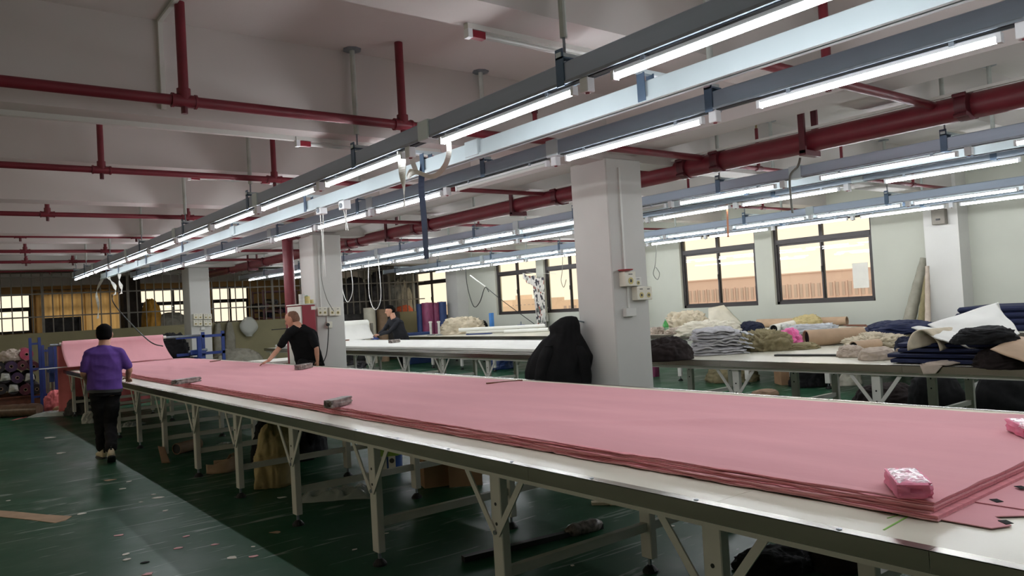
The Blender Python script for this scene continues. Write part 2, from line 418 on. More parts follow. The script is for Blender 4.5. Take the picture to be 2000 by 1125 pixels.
def ribbon_mb(pts, w, th=.0025, twist=0., wdir=(1, 0, 0)):
    """narrow flat band along a path, given twist over its length"""
    mb = MB(); n = len(pts)
    for i in range(n-1):
        pass
    pts = [Vector(p) for p in pts]; k = 0
    for i, p in enumerate(pts):
        t = (pts[min(i+1, n-1)]-pts[max(i-1, 0)]).normalized(); sd = Vector(wdir); sd = (sd-t*sd.dot(t)).normalized()
        sd = Matrix.Rotation(twist*i/(n-1), 3, t) @ sd; nn = t.cross(sd)
        for a, b in ((-1, -1), (1, -1), (1, 1), (-1, 1)): mb.v.append(tuple(p+sd*(a*w/2)+nn*(b*th/2)))
    for i in range(n-1):
        for j in range(4):
            a = i*4+j; b = i*4+(j+1) % 4; mb.f.append((a, b, b+4, a+4))
    mb.f.append((3, 2, 1, 0)); e = (n-1)*4; mb.f.append((e, e+1, e+2, e+3))
    return mb
def top_z(o, x, y, r=.06):
    """height of a thing's upper surface near a place, so that another can rest on it"""
    g = org(o); zs = [g.z+v.co.z for v in o.data.vertices if (g.x+v.co.x-x)**2+(g.y+v.co.y-y)**2 < r*r]
    return max(zs) if zs else g.z
def curve_pts(ctrl, n=10):
    """smooth path through control points"""
    c = [Vector(p) for p in ctrl]; out = []
    for i in range(len(c)-1):
        p0, p1, p2, p3 = c[max(i-1, 0)], c[i], c[i+1], c[min(i+2, len(c)-1)]
        for k in range(n):
            t = k/n; out.append(.5*((2*p1)+(p2-p0)*t+(2*p0-5*p1+4*p2-p3)*t*t+(3*p1-p0-3*p2+p3)*t**3))
    return out+[c[-1]]

# ------------------------------------------------------------------ the building: floor, ceiling with beams, walls, columns
XL, XR, YN, YP, YF = -4.6, 14.3, -5.0, 23.5, 31.0
SLAB, MAINB, SECB = 3.75, 3.07, 3.2
struct(bx('floor', XL-.3, XR+.3, YN-.3, YF+.3, -.15, 0, 'floor'), 'dark green painted workshop floor, scuffed and dusty')
ceil = struct(bx('ceiling', XL-.3, XR+.3, YN-.3, YF+.3, SLAB, SLAB+.2, 'ceiling_paint'), 'white painted concrete ceiling slab with beams')
yb = [.85+2.5*i for i in range(-2, 13)]
for i, y in enumerate(yb):
    main = abs(((y-5.85) / 7.5) - round((y-5.85)/7.5)) < .01
    z = MAINB if main else SECB
    struct(bx('beam', XL, XR, y-.17, y+.17, z, SLAB+.02, 'ceiling_paint', ceil))
for x in (-1.9, 5.97):
    ys = sorted(yb); 
    struct(bx('beam', x-.2, x+.2, YN, YP, MAINB+.07, SLAB+.02, 'ceiling_paint', ceil))

struct(bx('wall_near', XL, XR, YN-.25, YN, 0, SLAB, 'plaster'))
def wall_with_openings(name, axis, face, a0, a1, z1, openings, m, th=.24):
    """solid wall boxes around rectangular openings (a0, a1, z0, z1)"""
    mb = MB()
    def b(p0, p1, z0, z1_):
        if p1-p0 < 1e-4 or z1_-z0 < 1e-4: return
        if axis == 'x': mb.box(face, face+th, p0, p1, z0, z1_)
        else: mb.box(p0, p1, face, face+th, z0, z1_)
    cur = a0
    for (p0, p1, z0, z1_) in sorted(openings):
        b(cur, p0, 0, z1); b(p0, p1, 0, z0); b(p0, p1, z1_, z1); cur = p1
    b(cur, a1, 0, z1)
    return struct(mb.build(name, m))
LW = [(-4.2+2.7*i, -1.75+2.7*i, .95, 3.02) for i in range(2, 10)]
wall_with_openings('wall_left', 'x', XL-.24, YN-.25, YF+.25, SLAB, LW, 'plaster')
RW = [(7.32, 9.46, 1.3, 2.98), (9.88, 11.95, 1.3, 2.98), (14.88, 16.95, 1.33, 2.98), (17.28, 19.3, 1.33, 2.98), (22.08, 24.3, 1.32, 2.98), (-2.6, -.5, 1.3, 2.98), (-.1, 2.0, 1.3, 2.98), (26.0, 28.2, 1.3, 2.98)]
wall_with_openings('wall_right', 'x', XR, YN, YF+.25, SLAB, RW, 'plaster')
FW = [(1.1, 3.15, 1.62, 2.95), (3.35, 6.2, 1.3, 2.95), (6.6, 8.95, 1.55, 3.0), (9.18, 10.62, 1.55, 3.0), (-2.5, -.2, 1.6, 2.95)]  # second opening is unseen, added behind the curtain so daylight shines through it
wall_with_openings('wall_far', 'y', YF, XL, XR, SLAB, FW, 'tan_wall')

def window(idx, axis, face, a0, a1, z0, z1, zt, fr=.06, sash=None, label=None):
    """dark framed window: outer frame, transom, mullion, sliding sash pair, panes"""
    mid = (a0+a1)/2; d0, d1 = face+.02, face+.09
    def bb(p0, p1, q0, q1, e0, e1):
        return (e0, e1, p0, p1, q0, q1) if axis == 'x' else (p0, p1, e0, e1, q0, q1)
    c = (face+.05, mid, z0) if axis == 'x' else (mid, face+.05, z0)
    w = thing('window_%d' % idx, c, label, None, kind='structure')
    f = MB()
    for p in ((a0, a0+fr, z0, z1), (a1-fr, a1, z0, z1), (a0, a1, z0, z0+fr), (a0, a1, z1-fr, z1)): f.box(*bb(*p, d0, d1))
    f.build('frame', 'frame_dark', w, bevel=.004)
    MB().box(*bb(a0+fr, a1-fr, zt-.05, zt+.05, d0-.005, d1)).build('transom', 'frame_dark', w, bevel=.004)
    MB().box(*bb(mid-.035, mid+.035, zt+.05, z1-fr, d0, d1)).build('mullion', 'frame_dark', w)
    for k, (p0, p1) in enumerate(((a0+fr, mid+.03), (mid-.03, a1-fr))):
        e0 = d0+.005+.03*k; s = MB(); t = .035
        for p in ((p0, p0+t, z0+fr, zt-.05), (p1-t, p1, z0+fr, zt-.05), (p0+t, p1-t, z0+fr, z0+fr+t), (p0+t, p1-t, zt-.05-t, zt-.05)): s.box(*bb(*p, e0, e0+.025))
        so = s.build('sash', 'frame_dark', w)
        MB().box(*bb(p0+t, p1-t, z0+fr+t, zt-.05-t, e0+.009, e0+.014)).build('pane', 'glass', so)
        hx = p0+t/2 if k else p1-t/2
        MB().box(*bb(hx-.012, hx+.012, z0+.62, z0+.74, e0-.02, e0)).build('latch', 'foot_black', so)
    for (p0, p1) in ((a0+fr, mid-.035), (mid+.035, a1-fr)):
        MB().box(*bb(p0, p1, zt+.05, z1-fr, d0+.03, d0+.035)).build('pane', 'glass', w)
    return w
wl = ['wide dark framed window right of the column, nearest the corner pilaster', 'dark framed window just right of the big column',
      'dark framed window half hidden behind the big column', 'dark framed window with an open sliding sash and hanging cloth',
      'dark framed window at the barred partition', 'window in the right wall behind the viewer', 'window in the right wall beside the viewer', 'window in the right wall of the barred store']
for i, (a0, a1, z0, z1) in enumerate(RW):
    window(i+1, 'x', XR+.05, a0, a1, z0, z1, 2.6, label=wl[i])
wl = ['bright window behind the bars at the far left', 'unseen window added behind the tan curtain to backlight it', 'bright window behind the bars left of the far column', 'bright window behind the bars right of the far column', 'window of the store out of view']
for i, (a0, a1, z0, z1) in enumerate(FW):
    window(i+9, 'y', YF+.05, a0, a1, z0, z1, 2.45, fr=.05, label=wl[i])

for i, (a0, a1, z0, z1) in enumerate(LW):
    window(i+21, 'x', XL-.19, a0, a1, z0, z1, 2.55, label='window in the left wall, %s from the viewer' % ORDW[i])
a = atX(1673, 563, XR+.055); b = atX(1706, 511, XR+.055)
wp = thing('window_paper', (XR+.06, (a.y+b.y)/2, a.z), 'white paper stuck on the right pane of the nearest big window', 'paper')
bx('paper_sheet', XR+.066, XR+.069, 7.46, 7.46+abs(a.y-b.y)*.85, a.z, b.z, 'paper_white', wp)
cu = thing('tan_curtain', (4.75, YF-.06, 1.2), 'tan curtain behind the bars, backlit by an added window', 'curtain')
for k in range(4):
    def fn(u, v, k=k): return (3.2+.78*k+.8*u, YF-.07+.03*math.sin(u*22+k), 3.05-1.9*v)
    MB().sheet(fn, 40, 4, .004).build('curtain_panel', 'curtain', cu, smooth=True)
MB().cyl((3.1, YF-.07, 3.06), (6.4, YF-.07, 3.06), .015, n=8).build('curtain_rod', 'bar_paint', cu)

def column(x0, x1, y0, y1, label):
    c = thing('concrete_column', ((x0+x1)/2, (y0+y1)/2, 0), label, None, kind='structure')
    MB().box(x0, x1, y0, y1, 0, MAINB+.02).build('column_shaft', 'column_paint', c, bevel=.012)
    return c
col1 = column(5.69, 6.22, 5.65, 6.2, 'big white square column behind the pink cloth table')
col2 = column(5.66, 6.2, 13.05, 13.68, 'white column beside the red fire cabinet')
col3 = column(5.68, 6.2, 21.1, 21.75, 'far white column in front of the barred partition')
col4 = column(5.7, 6.24, -1.9, -1.36, 'white column out of view')
for y0, y1, lb in ((5.62, 6.18, 'white wall pilaster beside the leaning grey rolls'), (20.85, 21.5, 'grey white wall pilaster next to the barred partition'), (13.1, 13.7, 'wall pilaster hidden behind the big column')):
    p = thing('wall_pilaster', (14.1, (y0+y1)/2, 0), lb, None, kind='structure')
    bx('pilaster_shaft', 13.9, XR, y0, y1, 0, SLAB, 'column_paint', p)
# conduits running over slab and beam face
cd = thing('ceiling_conduit', (1.43, 4.5, SLAB), 'thin white conduit on the ceiling bending down the beam face', 'conduit')
MB().box(1.40, 1.43, 1.2, 5.68, SLAB-.02, SLAB).build('conduit_run', 'pvc', cd)
MB().box(1.40, 1.43, 5.65, 5.68, MAINB+.05, SLAB-.02).build('conduit_drop', 'pvc', cd)

# barred partition: olive dwarf wall + steel bars
struct(bx('wall_partition', XL, XR, YP, YP+.12, 0, 1.6, 'olive_paint'), 'olive painted low wall under the steel bars')
gr = thing('barred_partition', (4, YP+.06, 1.6), 'steel bar screen on the low wall at the far end', 'bars')
x = .6; k = 0; bar0 = post0 = None
while x < XR-.1:
    if k % 9 == 0:
        if post0 is None: post0 = bx('post', x-.03, x+.03, YP+.03, YP+.09, 1.6, MAINB+.13, 'bar_paint', gr)
        else: inst(post0, (x, YP+.06, 1.6), gr)
    else:
        if bar0 is None: bar0 = bx('bar', x-.013, x+.013, YP+.045, YP+.071, 1.6, MAINB+.13, 'bar_paint', gr)
        else: inst(bar0, (x, YP+.058, 1.6), gr)
    x += .228; k += 1
for z in (2.02, 2.62, 3.06): bx('cross_bar', .5, XR, YP+.035, YP+.05, z-.018, z+.018, 'bar_paint', gr)
struct(bx('trim_1', XL, XR, YP-.05, YP+.17, MAINB+.1, SLAB, 'dark_wall'), 'dark strip over the bars')  # one even dark colour over the whole strip

# outside: ground, brick-coloured office building, hazy town
struct(bx('outside_ground', XR+30, 300, -100, 260, -14.2, -14, 'outside_ground'), 'hazy ground outside')
fb = thing('office_building', (142, 95, -14), 'long peach coloured office building outside the right windows', 'building')
bx('building_wall', 140, 160, 66, 128, -14, 4.5, 'facade', fb)
bx('roof_edge', 139.7, 160, 65.7, 128.3, 4.5, 4.75, 'facade', fb)
w0 = None; y = 67.2
while y < 127:
    for z in (-.2, -3.6):
        if w0 is None: w0 = bx('window_strip', 139.85, 140.05, y, y+.62, z, z+2.6, 'facade_glass_hazed', fb)
        else: inst(w0, (139.95, y+.31, z), fb)
    y += 1.27
w1 = None
y = 67.0
while y < 127:
    if w1 is None: w1 = bx('pilaster_strip', 139.75, 140.02, y-.35, y-.2, -14, 2.6, 'facade', fb)
    else: inst(w1, (139.885, y-.275, -14), fb)
    y += 2.54
random.seed(4)
for i, (x, y, w, h) in enumerate(((150, 150, 26, 14.8), (170, 182, 22, 16.2), (150, 205, 20, 15.2), (175, 225, 24, 17.4), (160, 250, 24, 15.6))):
    t = thing('town_block', (x, y, -14), 'hazy pale town block outside, %s from the right' % ORDW[i], 'building', 'town blocks outside the left windows')
    bx('building_wall', x, x+14, y-w/2, y+w/2, -14, -14+h, 'town_wall', t)
    bx('roof_hut', x+3, x+7, y-2, y+3, -14+h, -12.4+h, 'town_wall', t)
    ww = None
    for a in range(int(w/2.4)):
        for zz in (3.2, 6.4):
            p = (x-.05, y-w/2+1.2+a*2.4, -14+h-zz)
            if ww is None: ww = bx('window_pane', x-.1, x+.02, p[1]-.6, p[1]+.6, p[2], p[2]+1.3, 'facade_glass_hazed', t)
            else: inst(ww, (x-.04, p[1], p[2]), t)
sb = thing('sign_board', (149.5, 165, -3), 'pale sign board with faint red marks on a town block', 'sign')
bx('board', 149.3, 149.6, 157, 165, -4.4, -.4, 'paper_white', sb)
for z in (-1.6, -2.8): bx('letter_band', 149.22, 149.3, 158, 164, z, z+.7, 'orange_strip', sb)

# ------------------------------------------------------------------ light rails with tubes
def rail(x, y0, y1, z, label, m='rail_steel', w=.075, h=.115, joints=()):
    t = thing('light_rail', (x, y0, z), label, 'light rail')
    MB().box(x-w/2, x+w/2, y0, y1, z, z+h).build('channel', m, t, bevel=.006)
    bx('lip', x-w/2-.006, x-w/2+.004, y0, y1, z-.004, z+.012, 'galv', t); bx('lip', x+w/2-.004, x+w/2+.006, y0, y1, z-.004, z+.012, 'galv', t)
    bx('slot', x-.018, x+.018, y0, y1, z-.006, z+.002, 'rail_slot', t)
    c0 = None
    for j in joints:
        if c0 is None: c0 = bx('joint_collar', x-w/2-.012, x+w/2+.012, j-.07, j+.07, z-.01, z+h+.012, 'rail_white', t, bevel=.006)
        else: inst(c0, (x, j, z-.01), t)
    bx('end_cap', x-w/2-.008, x+w/2+.008, y1, y1+.05, z-.008, z+h+.006, 'rail_white', t, bevel=.004)
    return t
ZT = 2.747
LAMP = {}
def lamp(x, y0, y1, label, group, lit=True):
    """slim batten: body, glowing tube, two end caps, hanging clips"""
    t = thing('tube_lamp', (x, (y0+y1)/2, ZT-.02), label, 'lamp', group); L = round(y1-y0, 3); c = (y0+y1)/2
    key = (L, lit)
    if key not in LAMP:
        b = MB().box(x-.014, x+.014, y0, y1, ZT+.014, ZT+.032).build('batten', 'lamp_white', t)
        g = MB().cyl((x, y0+.012, ZT), (x, y1-.012, ZT), .0165, n=10).build('tube', 'tube_on' if lit else 'tube_off', t, smooth='auto')
        e = MB().box(x-.019, x+.019, y0-.008, y0+.014, ZT-.019, ZT+.03).build('end_cap', 'lamp_white', t)
        k = MB().box(x-.02, x+.02, y0+.2, y0+.225, ZT+.025, ZT+.06).build('clip', 'galv', t)
        LAMP[key] = [(q, org(q)-Vector((x, c, ZT))) for q in (b, g, e, k)]
    else:
        for q, off in LAMP[key]: inst(q, Vector((x, c, ZT))+off, t)
    e, off = LAMP[key][2]; off = Vector((off.x, -off.y, off.z)); inst(e, Vector((x, c, ZT))+off, t)
    k, off = LAMP[key][3]; off = Vector((off.x, -off.y, off.z)); inst(k, Vector((x, c, ZT))+off, t)
    return t
def rng(starts, L): return [(s, s+L) for s in starts]
LT = 1.33
RAILS = [
 ('nearest light rail', 2.85, -3.4, 19.6, [-1.75, -.18, 1.40, 3.03, 4.88, 6.44, 8.0, 9.6, 11.15, 12.72, 14.26, 15.8, 17.28, 18.2], (), [4.42+.1, 7.87, 11.05, 14.1, 17.2], True),
 ('second light rail', 4.12, -3.4, 20.0, [-1.72, -.15, 1.42, 3.18, 4.75, 6.36, 7.94, 9.46, 11.0, 12.5, 14.12, 15.7, 17.2, 18.55], (4.75, 11.0), [4.64, 7.8, 10.92, 14.0, 17.1], True),
 ('third light rail', 7.5, -3.4, 22.5, [-1.9, -.35, 1.2, 3.0, 4.87, 6.45, 7.98, 9.57, 11.1, 12.62, 14.2, 15.8, 17.35, 18.9, 20.45], (6.45,), [4.6, 9.45, 14.08, 18.8], False),
 ('fourth light rail', 8.6, -3.4, 22.5, [-1.85, -.27, 1.3, 2.87, 4.75, 6.29, 7.84, 9.38, 10.95, 12.4, 13.94, 15.5, 17.02, 18.58, 20.12], (), [4.5, 9.28, 13.85, 18.5], False),
 ('fifth light rail', 11.5, -3.4, 21.2, [-.85, .72, 2.3, 3.89, 5.41, 6.96, 8.52, 10.05, 11.56, 13.06, 14.58, 16.1, 17.56, 19.13], (), [6.85, 11.46, 16.0], False),
 ('sixth light rail', 12.62, -3.4, 21.2, [-.95, .63, 2.2, 3.72, 5.28, 6.86, 8.4, 9.95, 11.5, 13.0, 14.2, 15.72, 17.22, 18.7], (), [6.75, 11.4, 15.6], False)]
for nm, x, y0, y1, st, off, joints, big in RAILS:
    rail(x, y0, y1, ZT+.05, {'nearest light rail': 'long blue grey steel rail nearest the viewer, over the front edge of the pink table', 'second light rail': 'steel lamp rail over the back edge of the pink table',
         'third light rail': 'steel lamp rail over the front of the white cloth table', 'fourth light rail': 'steel lamp rail over the back of the white cloth table',
         'fifth light rail': 'steel lamp rail over the tables along the window wall', 'sixth light rail': 'steel lamp rail closest to the window wall'}[nm], joints=joints)
    for i, s in enumerate(st):
        dead = s in off
        lamp(x, s, s+LT, '%s tube under the %s, %s from the right' % ('unlit white' if dead else 'glowing white', nm, ORDW[i]), 'tubes of the ' + nm, not dead)
        # motion sensor box between two tubes
        if i and i < len(st) and (i % 1 == 0):
            ys = s-.1
            sn = thing('motion_sensor', (x, ys, ZT-.03), 'small white sensor box on the %s, %s from the right' % (nm, ORDW[i-1]), 'sensor', 'sensors of the ' + nm)
            key = 'sensor'
            if key not in LAMP:
                q = MB().box(x-.028, x+.028, ys-.03, ys+.03, ZT-.03, ZT+.05).build('housing', 'lamp_white', sn, bevel=.004)
                d = MB().lathe([(.0, -.008), (.011, -.006), (.014, .0)], (x, ys, ZT-.03), 10).build('red_lens', 'pipe_red', sn)
                LAMP[key] = [(q, org(q)-Vector((x, ys, ZT))), (d, org(d)-Vector((x, ys, ZT)))]
            else:
                for q, o_ in LAMP[key]: inst(q, Vector((x, ys, ZT))+o_, sn)
# pale trolley rail between the two near lamp rails
tr = thing('trolley_rail', (3.49, 0, 2.79), 'pale blue white trolley rail between the two near lamp rails', 'rail')
MB().box(3.465, 3.515, -3.4, 20.2, 2.80, 2.90).build('channel', 'rail_white', tr, bevel=.004)
MB().box(3.45, 3.478, -3.4, 20.2, 2.775, 2.80).build('bottom_flange', 'rail_white', tr); MB().box(3.502, 3.53, -3.4, 20.2, 2.775, 2.80).build('bottom_flange', 'rail_white', tr)
MB().box(3.478, 3.502, -3.4, 20.2, 2.787, 2.799).build('slot', 'rail_slot', tr)
for j in (4.86, 10.6, 16.4): bx('joint_cover', 3.44, 3.54, j-.09, j+.09, 2.785, 2.91, 'rail_white', tr, bevel=.006)
tr2 = thing('trolley_rail', (8.05, .5, 2.79), 'pale trolley rail between the lamp rails of the white cloth table', 'rail')
MB().box(8.02, 8.08, -3.4, 22.5, 2.79, 2.89).build('channel', 'rail_white', tr2)
MB().box(8.04, 8.06, -3.4, 22.5, 2.78, 2.79).build('slot', 'rail_slot', tr2)
tr3 = thing('trolley_rail', (12.06, .8, 2.79), 'pale trolley rail between the lamp rails along the window wall', 'rail')
MB().box(12.03, 12.09, -3.4, 21.2, 2.79, 2.89).build('channel', 'rail_white', tr3)
MB().box(12.05, 12.07, -3.4, 21.2, 2.78, 2.79).build('slot', 'rail_slot', tr3)

# hangers: two ceiling rods, a cross arm and clamps over each set of rails
def hanger(xa, xb, xm, y, label, group):
    t = thing('rail_hanger', ((xa+xb)/2, y, 2.9), label, 'hanger', group)
    for x in (xa, xb):
        p = MB().lathe([(.075, -.012), (.075, 0)], (x, y, SLAB), 8).build('ceiling_plate', 'galv', t)
        r = MB().cyl((x, y, 3.06), (x, y, SLAB-.005), .021, n=10).build('rod', 'rod_paint', t, smooth='auto')
        MB().cyl((x, y, 2.93), (x, y, 3.07), .008, n=8).build('threaded_rod', 'galv', r)
        MB().box(x-.045, x-.038, y-.03, y+.03, 2.785, 2.99).box(x+.038, x+.045, y-.03, y+.03, 2.785, 2.94).box(x-.045, x+.06, y-.03, y+.03, 2.935, 2.945).build('clamp', 'bracket_blue', t)
    MB().box(xa-.05, xb+.05, y-.02, y+.02, 2.945, 2.97).build('cross_arm', 'rail_white', t)
    MB().box(xm-.045, xm-.039, y-.03, y+.03, 2.78, 2.95).box(xm+.039, xm+.045, y-.03, y+.03, 2.78, 2.95).build('clamp', 'bracket_blue', t)
    return t
HY = [-1.9, .6, 3.09, 5.6, 8.1, 10.6, 13.1, 15.6, 18.1, 19.4]
for i, y in enumerate(HY): hanger(2.85, 4.12, 3.49, y, '%s rod and cross arm hanger from the right over the pink table' % ORDW[i], 'hangers over the pink table')
for i, y in enumerate((.6, 3.09, 5.6, 8.1, 10.6, 13.1, 15.6, 18.1, 20.5)): hanger(7.5, 8.6, 8.05, y, '%s rod and cross arm hanger from the right over the white cloth table' % ORDW[i], 'hangers over the white table')
for i, y in enumerate((.6, 3.09, 5.6, 8.1, 10.6, 13.0, 15.6, 18.1, 20.5)): hanger(11.5, 12.62, 12.06, y, '%s rod and cross arm hanger from the right along the window wall' % ORDW[i], 'hangers along the window wall')

# ------------------------------------------------------------------ sprinkler pipework
def coupling(mb, p, d, r):
    p = Vector(p); d = Vector(d).normalized(); mb.cyl(p-d*.05, p+d*.05, r, n=16)
    return mb
ZB = 3.09
PX = 6.85
# every cross pipe: (y, first x, [(x of a drop or riser, top z)])
branches = [
 (5.29, -4.5, [(1.45, SLAB), (3.1, SLAB), (-1.8, SLAB)], 'nearest'), (7.93, -4.5, [(1.41, 3.6), (3.05, 3.6), (-1.4, 3.6)], 'second'),
 (11.15, -4.5, [(1.35, 3.64), (3.03, 3.64)], 'third'), (13.7, -4.5, [(1.29, 3.58), (2.9, 3.58)], 'fourth'),
 (16.3, -4.5, [(1.6, 3.55), (2.9, 3.5)], 'fifth'), (18.75, -4.5, [(1.85, 3.5), (2.7, 3.5)], 'sixth'), (21.5, -4.5, [(2.6, 3.5)], 'seventh'), (2.9, 4.3, [(5.2, SLAB)], 'right hand')]
for (y, xs, ris, nm) in branches:
    t = thing('sprinkler_branch', (2, y, ZB), 'dark red sprinkler pipe crossing the ceiling, %s cross pipe' % (nm if nm == 'right hand' else nm + ' from the viewer'), 'pipe', 'sprinkler cross pipes')
    r = .036 if y < 6 else .03
    MB().cyl((xs, y, ZB), (PX, y, ZB), r, n=12).build('pipe', 'pipe_red', t, smooth='auto')
    for (x, zt) in ris:
        MB().cyl((x, y, ZB), (x, y, zt), r*.92, n=12).build('riser', 'pipe_red', t, smooth='auto')
        tee = MB().cyl((x-.07, y, ZB), (x+.07, y, ZB), r*1.22, n=12); tee.cyl((x, y, ZB), (x, y, ZB+.08), r*1.25, n=12)
        tee.cyl((x-.08, y, ZB), (x-.066, y, ZB), r*1.36, n=12).cyl((x+.066, y, ZB), (x+.08, y, ZB), r*1.36, n=12)
        tee.build('tee', 'pipe_red', t, smooth='auto')
        MB().cyl((x, y, ZB-.085), (x, y, ZB-.02), r*.6, n=8).build('drain_plug', 'pipe_dark', t)
# main pipe with couplings, hangers and stubs on its right side
mp = thing('sprinkler_main', (PX, 8, 3.02), 'thick dark red main water pipe running behind the big column', 'pipe')
RM = .105
MB().cyl((PX+.12, .2, 3.04), (PX, 6.5, 3.02), RM, n=20).build('pipe', 'pipe_red', mp, smooth='auto')
MB().cyl((PX, 6.5, 3.03), (PX, 23.2, 3.03), RM, n=20).build('pipe', 'pipe_red', mp, smooth='auto')
for y in (2.65, 5.1, 5.55, 7.7, 10.9, 11.4, 13.5, 13.95, 16.1, 18.6, 21.2):
    c = MB().cyl((PX, y-.045, 3.03), (PX, y+.045, 3.03), RM*1.16, n=20)
    for a in (.6, 2.54, 3.8, 5.6): c.cyl((PX+math.cos(a)*RM*1.3, y-.05, 3.03+math.sin(a)*RM*1.3), (PX+math.cos(a)*RM*1.3, y+.05, 3.03+math.sin(a)*RM*1.3), .018, n=8)
    c.build('coupling', 'pipe_dark', mp, smooth='auto')
for y in (4.05, 8.6, 12.3, 15.0, 19.6):
    h = MB().box(PX-.13, PX-.1, y-.03, y+.03, 2.9, SLAB).box(PX+.1, PX+.13, y-.03, y+.03, 2.9, SLAB).box(PX-.13, PX+.13, y-.035, y+.035, 2.88, 2.93)
    h.build('strap_hanger', 'pipe_dark', mp)
MB().box(PX-.1, PX-.07, .3, 22.5, 3.115, 3.14).build('conduit', 'pvc', mp)
for i, y in enumerate((5.4, 8.0, 11.2, 13.8, 16.4)):
    t = thing('sprinkler_spur', (8.5, y, ZB), 'thin dark red sprinkler spur right of the main pipe, %s from the right' % ORDW[i], 'pipe', 'sprinkler spurs')
    MB().cyl((PX+.05, y, ZB-.02), (13.2, y, ZB-.02), .024, n=10).build('pipe', 'pipe_red', t, smooth='auto')
    for x in (8.0, 9.9, 11.9):
        MB().cyl((x, y, ZB), (x, y, 3.55), .02, n=8).build('riser', 'pipe_red', t, smooth='auto')
        MB().cyl((x-.05, y, ZB-.02), (x+.05, y, ZB-.02), .034, n=10).build('tee', 'pipe_dark', t, smooth='auto')
        MB().lathe([(.012, 0), (.012, .05), (.03, .06), (.03, .065)], (x, y, 3.55), 10).build('sprinkler_head', 'brass', t)
# standing fire pipe beside the second column
fp = thing('fire_riser', (5.5, 13.82, 0), 'dark red standing fire pipe left of the second column', 'pipe')
MB().cyl((5.5, 13.82, 0), (5.5, 13.82, 3.16), .1, n=18).build('pipe', 'pipe_red', fp, smooth='auto')
MB().cyl((5.5, 13.82, 3.09), (5.5, 13.3, 3.09), .06, n=14).build('elbow', 'pipe_dark', fp, smooth='auto')
MB().cyl((5.5, 13.82, 2.2), (5.5, 13.82, 2.3), .09, n=18).build('coupling', 'pipe_dark', fp, smooth='auto')
# lone upright sprinkler stub near the rails
ss = thing('sprinkler_stub', (4.47, 5.29, ZB), 'short upright sprinkler stub with bare head near the lamp rails', 'sprinkler')
MB().cyl((4.47, 5.29, 3.09), (4.47, 5.29, 3.4), .022, n=10).build('pipe', 'pipe_red', ss, smooth='auto')
MB().cyl((4.47, 5.29, 3.33), (4.47, 5.29, 3.4), .03, n=10).build('reducer', 'pipe_dark', ss)
MB().lathe([(.012, 0), (.012, .05), (.02, .06), (.02, .07)], (4.47, 5.29, 3.4), 10).build('head', 'galv', ss)

# old unlit fluorescent fittings screwed under the beams
def old_tube(x0, x1, y, z, label):
    t = thing('old_fluorescent', ((x0+x1)/2, y, z), label, 'lamp', 'old unlit fittings under the beams')
    bx('base_strip', x0, x1, y-.02, y+.02, z-.03, z, 'pvc', t)
    MB().cyl((x0+.06, y, z-.055), (x1-.06, y, z-.055), .015, n=10).build('tube', 'tube_off', t, smooth='auto')
    bx('red_cap', x0+.02, x0+.12, y-.02, y+.02, z-.075, z-.035, 'red_cabinet', t)
    bx('red_cap', x1-.12, x1-.02, y-.02, y+.02, z-.075, z-.035, 'red_cabinet', t)
    bx('holder', x0, x0+.03, y-.022, y+.022, z-.08, z-.03, 'lamp_white', t); bx('holder', x1-.03, x1, y-.022, y+.022, z-.08, z-.03, 'lamp_white', t)
old_tube(atZ(925, 55, SECB-.05).x, atZ(925, 55, SECB-.05).x+1.3, 3.48, SECB, 'unlit tube with red cap under the beam at the top')
old_tube(atZ(585, 275, MAINB-.05).x, atZ(862, 302, MAINB-.05).x, 5.9, MAINB, 'unlit tube with red end caps under the middle beam left of the rails')
old_tube(2.3, 3.2, 8.4, SECB, 'unlit tube under the third beam left of the rails')
old_tube(9.6, 10.9, 5.85, MAINB, 'unlit tube under the beam right of the main pipe')
old_tube(9.7, 11.0, 3.35, SECB, 'unlit tube under the beam at the right, above the third rail')
old_tube(9.4, 10.7, 8.35, SECB, 'unlit tube under the beam over the white cloth table')
for (x0, x1, y) in ((-1.0, atZ(578, 270, MAINB-.02).x, 5.9), (-2, 2.2, 8.4)):
    t = thing('cable_trunking', (x0, y, MAINB), 'white cable trunking under the %s beam at left' % ('middle' if y < 6 else 'third'), 'trunking')
    bx('trunk', x0, x1, y-.02, y+.02, (MAINB if y < 6 else SECB)-.035, MAINB if y < 6 else SECB, 'pvc', t)

